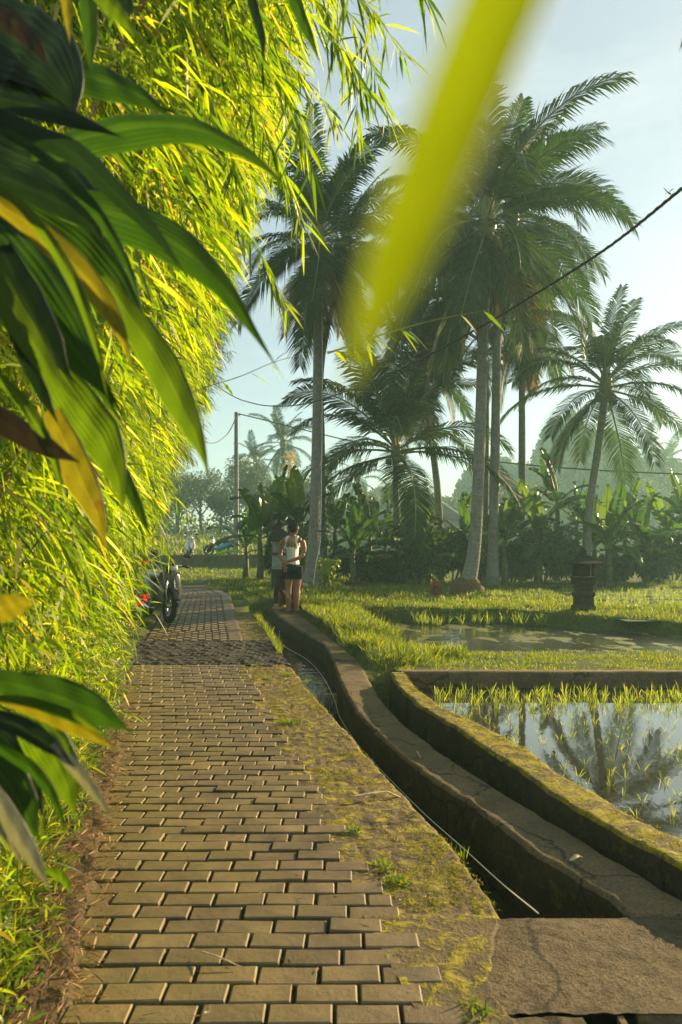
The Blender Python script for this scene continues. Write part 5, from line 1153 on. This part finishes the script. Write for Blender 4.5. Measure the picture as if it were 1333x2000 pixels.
def blade(root, pts, Y, wds, mt, tilt=0.0, fold=.25, dY=0.0, label=None, name='leaf'):
    P3 = [D(x, y, Y+dY*i/(len(pts)-1)) for i, (x, y) in enumerate(pts)]; n = 34; c = bez(P3, n); al = np.concatenate([[0], np.cumsum([(c[i+1]-c[i]).length for i in range(n-1)])]); al = al/al[-1]; wd = [float(np.interp(al[i], np.linspace(0, 1, len(wds)), wds))*Y/F*.84*(1-al[i]**5) for i in range(n)]
    wd[-1] = .0004; V = []; UV = []; k = 17; view = Vector((0, 1, 0))
    for i in range(n):
        t = (c[min(i+1, n-1)]-c[max(i-1, 0)]).normalized(); s = t.cross(view).normalized(); nn = s.cross(t).normalized()
        s = (s*math.cos(tilt)+nn*math.sin(tilt)); s = s/max(.25, math.cos(tilt)); nn2 = s.cross(t).normalized()
        for j in range(k):
            u = j/(k-1)*2-1; V.append(tuple(c[i]+s*(u*wd[i]/2)+nn2*(fold*abs(u)**1.3*wd[i]/2)+nn2*(.02*wd[i]*math.sin(i*.9+u*3)+.022*wd[i]*math.cos(u*25)))); UV.append((j/(k-1), i/(n-1)))
    q = [(i*k+j, i*k+j+1, (i+1)*k+j+1, (i+1)*k+j) for i in range(n-1) for j in range(k-1)]
    o = obj(name, npmesh(name, V, q, np.full(len(q), 4), smooth=True, uv=UV), BMt[mt], root)
    if label: o['label'] = label
    return o
def blades(root, L):
    for pts, Y, wds, mt, tilt, fold, dY, lab_ in L: blade(root, pts, Y, wds, mt, tilt, fold, dY, lab_)
pl = empty('broad_leaved_plant', (-1.6, 1.5, 0), 0, 'big arching palm-grass plant filling the upper left foreground', 'plant'); pl.location = (0, 0, 0)
blades(pl, [
 ([(20,60),(110,125),(200,155),(280,190),(350,240)], 1.25, [60,100,105,70,8], 'g', .3, .2, .05, None),
 ([(60,300),(150,272),(250,248),(370,248),(470,290),(540,345),(582,392)], 1.10, [30,95,100,80,50,26,4], 'g', .2, .3, -.05, None),
 ([(-60,180),(0,192),(120,222),(250,272)], 1.00, [40,55,50,8], 'd', .2, .3, 0, None),
 ([(-40,200),(60,260),(140,295),(230,380),(300,452),(345,512),(372,548)], .98, [20,40,50,50,44,30,4], 'd', -.3, .35, -.05, None),
 ([(40,350),(120,385),(240,422),(340,472),(430,552),(500,652),(556,742)], 1.12, [40,95,112,100,60,30,3], 'g', .25, .25, -.06, None),
 ([(-60,320),(0,345),(100,385),(180,440),(216,505)], .95, [60,70,72,50,4], 'd', .1, .3, 0, None),
 ([(-40,370),(0,398),(90,462),(170,545),(225,625),(250,690),(264,735)], .96, [30,42,60,66,60,40,5], 'y', .1, .25, 0, 'yellowing leaf blade'),
 ([(-80,380),(-10,470),(80,590),(160,700),(225,785),(246,822)], 1.02, [100,150,165,140,70,5], 'g', .15, .2, 0, None),
 ([(-60,480),(20,600),(110,740),(160,800)], .97, [60,70,60,5], 'b', .2, .2, 0, None),
 ([(30,400),(130,470),(210,560),(262,650),(300,760)], 1.14, [80,130,120,80,6], 'g', .2, .2, 0, None),
 ([(0,480),(60,600),(110,690),(150,760)], .99, [50,80,70,5], 'd', .2, .2, 0, None),
 ([(200,540),(250,610),(310,700),(355,790),(392,872),(413,948)], 1.10, [30,62,80,78,50,4], 'b', .2, .25, -.04, None),
 ([(90,700),(150,790),(200,860),(232,940),(242,1012)], 1.12, [60,100,105,64,5], 'b', .15, .2, 0, None),
 ([(100,800),(125,860),(155,930),(190,1005),(213,1088)], 1.04, [40,70,76,48,4], 'y', .1, .15, 0, 'ragged yellow leaf blade'),
 ([(-40,790),(30,838),(90,872),(160,905)], .98, [50,60,55,20], 'n', .1, .2, 0, 'dry brown leaf blade'),
 ([(215,860),(240,920),(268,985),(300,1062)], 1.15, [12,30,26,3], 'g', .3, .2, 0, None),
 ([(20,640),(50,700),(90,780),(120,840)], 1.00, [20,34,30,4], 'd', .2, .2, 0, None),
 ([(168,-60),(174,30),(177,90),(178,148)], 1.05, [34,40,36,8], 'g', .2, .3, 0, None),
 ([(125,-60),(130,10),(135,60),(138,92)], 1.05, [20,24,18,3], 'y', .2, .3, 0, 'orange leaf tip'),
 ([(170,-50),(210,0),(240,35),(268,78)], .85, [40,46,40,8], 'b', .2, .2, 0, None),
 ([(215,-60),(245,0),(264,40)], .95, [40,50,8], 'd', .2, .2, 0, None),
 ([(-60,20),(20,60),(80,100),(130,170),(150,240)], 1.18, [180,210,190,120,10], 'd', .2, .2, 0, None),
 ([(-60,90),(20,120),(90,180),(160,260)], 1.2, [150,190,170,20], 'd', .2, .2, 0, None),
 ([(-60,260),(20,300),(110,350),(200,450),(250,560)], 1.22, [180,210,170,120,10], 'd', .2, .2, 0, None),
 ([(-30,10),(30,45),(75,95),(95,140)], 1.0, [40,55,45,6], 'n', .2, .2, 0, None),
 ([(480,-60),(496,10),(512,70),(516,135)], 1.3, [16,24,22,3], 'd', .2, .4, 0, None),
 ([(555,-60),(585,20),(608,75),(627,128)], 1.4, [26,32,26,3], 'g', .2, .3, 0, None),
 ([(-40,230),(80,300),(180,400),(250,520),(290,640)], .94, [14,26,30,26,3], 'g', .2, .4, 0, None),
 ([(-40,330),(60,420),(140,540),(190,680),(215,800)], .92, [14,26,30,24,3], 'b', .2, .4, 0, None),
 ([(-20,160),(100,200),(220,290),(300,400)], 1.3, [16,28,26,3], 'b', .2, .4, 0, None),
 ([(-40,700),(40,780),(100,880),(130,990)], .98, [18,30,28,3], 'b', .2, .4, 0, None),
 ([(60,520),(130,620),(180,730),(260,860)], 1.2, [20,34,30,3], 'g', .2, .4, 0, None),
 ([(-30,560),(30,640),(60,720),(70,800)], 1.05, [30,44,36,4], 'b', .2, .3, 0, None)])
st_ = MB(); st_.tube([D(-260, 1100, 1.3), D(-160, 600, 1.2), D(-90, 250, 1.12), D(-60, 60, 1.1)], [.02,.016,.012,.006], 8); st_.tube([D(-260,1100,1.3), D(-250,1500,1.35), D(-240, 1075+1.42*F/1.4, 1.4)], [.02,.022,.024], 8); st_.build('stem', M['culm'], pl, smooth=True)
pm = empty('broad_leaved_plant', (0, 0, 0), 0, 'smaller broad-leaved plant with bleached tips at the lower left edge', 'plant')
blades(pm, [
 ([(-60,1315),(20,1335),(110,1360),(190,1392),(262,1432)], .92, [30,60,92,96,22], 'g', .2, .2, 0, None),
 ([(0,1360),(80,1385),(160,1425),(235,1468)], .93, [30,50,46,8], 'y', .2, .2, 0, 'yellow-edged leaf blade'),
 ([(-40,1395),(40,1420),(110,1465),(150,1505)], .90, [40,48,46,12], 'd', .2, .3, 0, None),
 ([(100,1455),(150,1505),(190,1555),(222,1608)], .90, [14,30,28,3], 'w', .2, .3, 0, 'bleached leaf tip'),
 ([(40,1390),(85,1450),(125,1520),(150,1600)], 1.0, [70,100,92,8], 'b', .2, .2, 0, None),
 ([(-50,1455),(0,1510),(45,1580),(82,1650)], .96, [90,100,80,6], 'g', .2, .2, 0, None),
 ([(-50,1500),(-10,1550),(30,1620),(60,1670),(104,1748)], .88, [20,34,46,42,4], 'w', .2, .3, 0, 'bleached leaf blade'),
 ([(-30,1560),(0,1610),(30,1660),(48,1705)], .90, [16,28,22,3], 'w', .2, .3, 0, 'narrow bleached leaf blade'),
 ([(-50,1190),(0,1188),(40,1180),(74,1172)], .62, [60,66,60,20], 'y', .1, .2, 0, 'blurred olive leaf tip'),
 ([(-50,1430),(10,1470),(60,1540),(90,1600)], 1.02, [90,90,70,6], 'd', .2, .2, 0, None),
 ([(-40,1360),(60,1372),(150,1402),(225,1450)], .90, [12,24,26,3], 'b', .2, .3, 0, None),
 ([(-40,1440),(60,1500),(110,1570),(130,1640)], .94, [16,30,26,3], 'g', .2, .3, 0, None),
 ([(90,1700),(120,1712),(135,1735),(143,1750)], 1.1, [12,26,18,3], 'b', .2, .2, 0, None)])
MB().tube([D(-230,1100,1.15), D(-170,1400,1.1), D(-150,1075+1.40*F/1.15,1.15)], [.010,.014,.018], 8).build('stem', M['culm'], pm, smooth=True)
bb = empty('bamboo_leaf', (0, 0, 0), 0, 'large out-of-focus yellow-green leaf crossing in front of the palms', 'leaf')
blade(bb, [(1060,-160),(985,0),(930,130),(865,290),(810,430),(755,560),(700,700),(672,770)], .105, [180,185,185,180,178,175,160,90], 'z', .2, .15, 0, None, 'blade')
tcn = empty('leaf_tip', (0, 0, 0), 0, 'small dark hanging leaf tip at the top right edge', 'leaf')
blade(tcn, [(1360,20),(1342,60),(1333,85),(1326,102)], 2.2, [14,14,10,2], 'd', .2, .2, 0, None, 'blade')

# ------------------------------------------------------------------ morning haze
hzm = bpy.data.materials.new('haze'); hzm.use_nodes = True; t = hzm.node_tree; t.nodes.clear(); o_ = t.nodes.new('ShaderNodeOutputMaterial'); pv = t.nodes.new('ShaderNodeVolumePrincipled')
pv.inputs['Color'].default_value = (.44,.76,.76,1); pv.inputs['Density'].default_value = HAZE; pv.inputs['Anisotropy'].default_value = .25; t.links.new(pv.outputs[0], o_.inputs['Volume'])
hb = MB().box((0, 118, 15.1), (400, 320, 33.8)).build('haze', hzm); tag(hb, kind='stuff')
